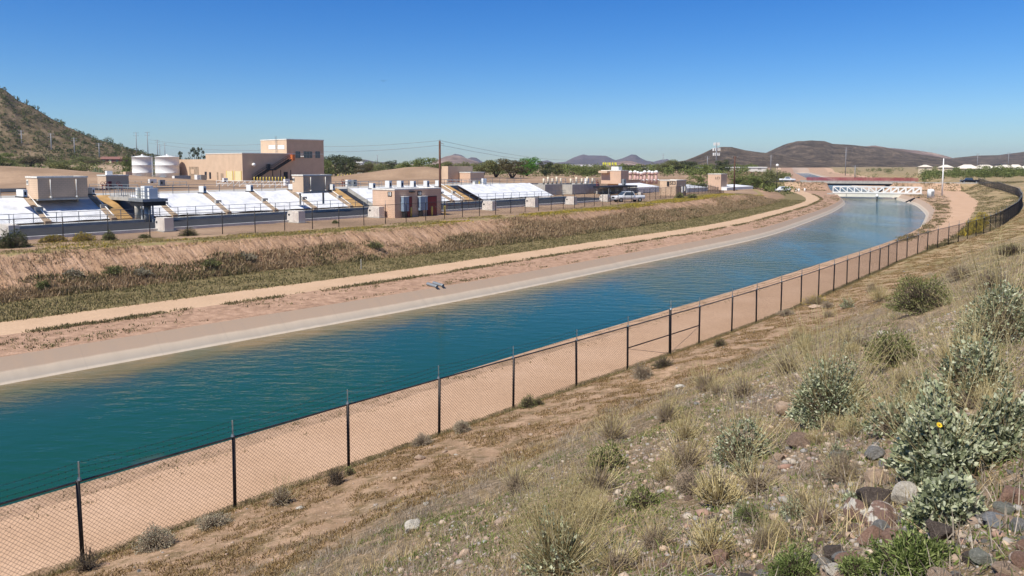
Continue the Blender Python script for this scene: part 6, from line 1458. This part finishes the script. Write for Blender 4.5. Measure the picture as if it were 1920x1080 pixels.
        o = mesh_obj('dry_stalks', np.concatenate([Va, Vb, Vc]), np.concatenate([Fa, Fb + len(Va), Fc_ + len(Va) + len(Vb)]), M_stalk, e); set_rnd(o, rng.random(len(o.data.polygons)))
    for f in range(flowers):
        o = MB(); n_p = 9; fr_ = .017
        for k_ in range(n_p):
            a0, a1 = 2*math.pi*(k_-.42)/n_p, 2*math.pi*(k_+.42)/n_p; o.add([(0,0,0), (fr_*math.cos(a0), fr_*math.sin(a0), .004), (fr_*1.25*math.cos((a0+a1)/2), fr_*1.25*math.sin((a0+a1)/2), .003), (fr_*math.cos(a1), fr_*math.sin(a1), .004)], [(0,1,2,3)])
        fl_ = o.build('flower', M_flow, e); c = MB().lathe([(.007, .001), (.006, .006), (.001, .008)], 8).build('flower_centre', flat('flower centre', (.35,.18,.02), .8), fl_)
        wp_ = py(1761, 797, p.y - r * .80 * depth) if f == 0 else Vector((p.x, p.y, p.z)) + Vector(tuple(C0[f]))
        inv = Matrix.Rotation(-e.rotation_euler.z, 4, 'Z') @ (wp_ - p); fl_.location = inv; fl_.rotation_euler = (math.radians(50), 0, -e.rotation_euler.z)
    return e
shrub(1800, 900, 690, 250, 'enc', 'largest silvery brittlebush near the right edge, with one yellow flower', .046, 8500, 60, 'brittlebush', None, 1, lump=.5)
shrub(1905, 850, 660, 200, 'enc', 'silvery brittlebush cut off by the right edge behind the largest', .045, 5600, 50, 'brittlebush', None, lump=.5)
shrub(1850, 745, 610, 190, 'enc', 'looser brittlebush upslope of the largest, full of straw stalks', .045, 3600, 170, 'brittlebush', None, lump=.4)
shrub(1740, 770, 680, 120, 'enc', 'small brittlebush touching the left side of the looser one', .042, 1600, 60, 'brittlebush', None, lump=.4)
shrub(1785, 985, 868, 165, 'enc', 'low silvery brittlebush beside the white speckled boulder', .042, 3200, 0, 'brittlebush')
shrub(1905, 640, 505, 190, 'enc', 'brittlebush with tall straw stalks at the right edge, upper', .045, 4200, 150, 'brittlebush')
shrub(1572, 790, 638, 195, 'enc', 'rounded brittlebush crowned with straw-coloured stalks, mid slope', .040, 6500, 190, 'brittlebush')
shrub(1745, 582, 500, 158, 'olive', 'dense round olive green bush on the upper slope', .045, 5200, 0)
shrub(1692, 682, 585, 130, 'olive', 'dull green bush with dark hollow below, between brittlebushes', .035, 2600, 0)
shrub(1400, 868, 768, 145, 'enc', 'ragged brittlebush left of the rounded brown boulder', .036, 1500, 60, 'brittlebush')
shrub(1142, 884, 796, 105, 'olive', 'small olive bush on the open slope above the straw clump', .035, 1500, 0)
shrub(1050, 1095, 940, 190, 'enc', 'brittlebush under a dense straw clump at the bottom centre', .04, 1500, 420, 'brittlebush', lump=.4)
shrub(1206, 952, 885, 70, 'olive', 'small leafy shrub with dark stems beside bare twigs', .03, 600, 0)
shrub(1300, 930, 860, 120, 'twig', 'bare grey twiggy shrub on the lower slope', .03, 140, 0)
shrub(1590, 905, 835, 110, 'twig', 'dead grey branches behind the boulder cluster', .03, 200, 0)
shrub(1690, 815, 730, 120, 'enc', 'loose brittlebush leaves between rounded one and the largest', .04, 900, 70, 'brittlebush', lump=.4)
shrub(1880, 545, 470, 120, 'grey', 'grey shrub near the top right with pale stems', .03, 1800, 50)
shrub(1815, 520, 485, 90, 'grey', 'low grey shrub above the round olive bush', .03, 1300, 20)
shrub(1905, 478, 448, 70, 'olive', 'small green shrub at the right edge above the grey ones', .04, 900, 0)
shrub(1615, 655, 610, 60, 'grey', 'small silver shrub left of the dull green bush', .028, 900, 0)
shrub(1480, 700, 650, 90, 'grey', 'grey dead scrub left of the rounded brittlebush', .02, 700, 60)
shrub(1400, 745, 700, 90, 'grey', 'grey dead scrub clump in the middle of the slope', .018, 500, 60)
shrub(1352, 650, 622, 34, 'olive', 'small dark weed bush by the fence beyond the brace', .03, 400, 0)
shrub(1205, 712, 668, 60, 'grey', 'grey green shrub at the fence brace foot', .03, 900, 0)
shrub(1245, 690, 662, 60, 'olive', 'brown green weeds under the fence brace', .025, 700, 0)
shrub(990, 765, 725, 46, 'olive', 'small green bush against the fence, middle', .032, 900, 0)
shrub(1010, 760, 744, 30, 'olive', 'tiny green weed right of the small green fence bush', .025, 300, 0)
shrub(865, 812, 780, 56, 'grey', 'grey green shrub right of the fourth fence post', .03, 900, 0)
shrub(790, 838, 808, 62, 'grey', 'rounded ash grey shrub left of the fourth fence post', .018, 1100, 0)
shrub(628, 912, 868, 58, 'twig', 'dark twiggy shrub left of the third fence post', .03, 120, 0)
shrub(655, 892, 872, 34, 'olive', 'green weed tuft at the foot of the third fence post', .028, 350, 0)
shrub(523, 950, 902, 70, 'grey', 'grey twiggy shrub between second and third posts', .026, 800, 30)
shrub(395, 992, 962, 90, 'grey', 'low silvery shrub left of the second fence post', .03, 1200, 0)
shrub(280, 1035, 985, 115, 'grey', 'wide silvery shrub between first and second posts', .032, 1900, 0)
shrub(155, 1075, 1010, 80, 'twig', 'bare dark branches at the foot of the first post', .03, 60, 0)
shrub(1535, 572, 548, 62, 'yellow', 'yellow flowering shrub against the fence', .04, 1400, 0)
shrub(1555, 578, 560, 40, 'grey', 'grey green shrub right beside the yellow flowering one', .03, 500, 0)
shrub(1480, 592, 576, 50, 'grey', 'small grey weeds on the fence line left of the yellow shrub', .03, 500, 0)
shrub(1640, 548, 522, 40, 'grey', 'straw coloured weeds left of the round olive bush', .02, 300, 40)
shrub(1740, 1090, 985, 210, 'feather', 'bright green feathery herb at the bottom right', .035, 3600, 0, 'herb', lump=.45)
shrub(1500, 1090, 1010, 170, 'feather', 'bright green leafy herb at the bottom edge', .022, 3000, 0, 'herb', lump=.4)
shrub(1420, 985, 940, 90, 'feather', 'small green herb patch left of the boulder cluster', .02, 1000, 0, 'herb', lump=.4)
shrub(1620, 1085, 1035, 90, 'feather', 'green herb in front of the rusty red rock', .022, 1100, 0, 'herb', lump=.4)
# plants on the plant side
shrub(14, 466, 424, 66, 'dark', 'dark dense bush at the left edge before the plant fence', .10, 2600, 0)
shrub(92, 455, 437, 56, 'yellow', 'yellow flowering bush by the plant fence, left of two', .09, 1300, 0)
shrub(148, 453, 434, 54, 'yellow', 'yellow flowering bush by the plant fence, right of two', .09, 1300, 0)
shrub(200, 451, 430, 34, 'olive', 'dark green bush by the plant fence right of the yellow ones', .09, 900, 0)
shrub(268, 447, 437, 26, 'olive', 'small green weed bush left of the enclosure below the pier', .08, 400, 0)
shrub(350, 443, 424, 44, 'olive', 'grey green weed clump right of the enclosure below the pier', .08, 500, 0)
shrub(628, 419, 404, 12, 'olive', 'narrow upright green plant by the plant fence', .09, 300, 0)
shrub(1300, 372, 362, 30, 'olive', 'green weeds on the crest below building SE3', .15, 600, 0)
shrub(1275, 372, 360, 26, 'olive', 'green weeds by the fence in front of SE3', .15, 600, 0)
shrub(1845, 412, 388, 28, 'yellow', 'bright yellow flowering bush on the slope inside the fence bend', .12, 900, 0)
for i, (u, vb, w_) in enumerate(((75, 543, 34), (130, 520, 60), (205, 517, 60), (260, 520, 50), (390, 505, 60), (460, 490, 50), (700, 470, 50))):
    shrub(u, vb, vb - 20, w_, 'olive' if i % 2 == 0 else 'grey', 'weedy bush low on the embankment face, number %s from the left' % 'one two three four five six seven'.split()[i], .10, 900, 0, 'shrub', 'bushes on the embankment face', lump=.5)

# many small unnamed clumps that fill the slope
rg4 = np.random.default_rng(71); base_ = {}
def clump(kind, u, v, wpx, label, grp, k):
    key = (kind, k)
    if key not in base_:
        o = {'straw': lambda: shrub(u, v, v - wpx * .7, wpx, 'grey', label, .02, 260, 150, 'straw_clump', grp, seed=500 + k, lump=.5, cat='dry grass clump'),
             'dead': lambda: shrub(u, v, v - wpx * .6, wpx, 'twig', label, .02, 260, 60, 'dead_shrub', grp, seed=600 + k, lump=.5, cat='dead shrub'),
             'leafy': lambda: shrub(u, v, v - wpx * .6, wpx, 'enc', label, .035, 900, 30, 'young_brittlebush', grp, seed=700 + k, lump=.5, cat='shrub')}[kind]()
        p = hit(u, v); base_[key] = (o, wpx * p.y); return
    o, w0 = base_[key]; c = copy_tree(o); p = hit(u, v); f = wpx * p.y / w0; c.location = (p.x, p.y, ground(p.x, p.y)); c.scale = (f, f, f * rg4.uniform(.8, 1.2)); c.rotation_euler = (0, 0, rg4.uniform(0, 6.28))
for i in range(30):
    u, v = rg4.uniform(1080, 1900), rg4.uniform(560, 1060)
    if v < 1450 - .60 * u + 60 or (u > 1580 and v > 850): continue
    clump('straw', u, v, rg4.uniform(40, 85) * (.35 + .65 * (v - 500) / 500), 'loose clump of pale straw stems among the hillside shrubs', 'straw clumps on the hillside', i % 3)
for i in range(40):
    u, v = rg4.uniform(900, 1880), rg4.uniform(560, 1070)
    if v < 1450 - .60 * u + 50 or (u > 1600 and v > 850): continue
    clump('dead', u, v, rg4.uniform(50, 110) * (.35 + .65 * (v - 500) / 500), 'dead grey brown shrub skeleton on the open hillside', 'dead shrubs on the hillside', i % 3)
for i in range(34):
    u, v = rg4.uniform(1200, 1900), rg4.uniform(540, 1000)
    if v < 1450 - .60 * u + 80 or (u > 1600 and v > 850): continue
    clump('leafy', u, v, rg4.uniform(45, 80) * (.35 + .65 * (v - 500) / 500), 'young leafy brittlebush sprig on the open hillside', 'young brittlebushes on the hillside', i % 2)
# ------------------------------------------------------------------ air
hz_ = MB().box(-4500, 4500, -160, 6200, -17, 115).build('haze', flat('haze', (1, 1, 1))); tag(hz_, 'thin pale blue haze over the far hills', None, None, 'stuff')
m = bpy.data.materials.new('haze'); m.use_nodes = True; n_ = m.node_tree.nodes; n_.clear()
out = n_.new('ShaderNodeOutputMaterial'); pv = n_.new('ShaderNodeVolumePrincipled'); pv.inputs['Color'].default_value = (.72, .84, 1, 1); pv.inputs['Density'].default_value = 1.0e-4; pv.inputs['Anisotropy'].default_value = .2
m.node_tree.links.new(pv.outputs[0], out.inputs['Volume']); hz_.data.materials[0] = m
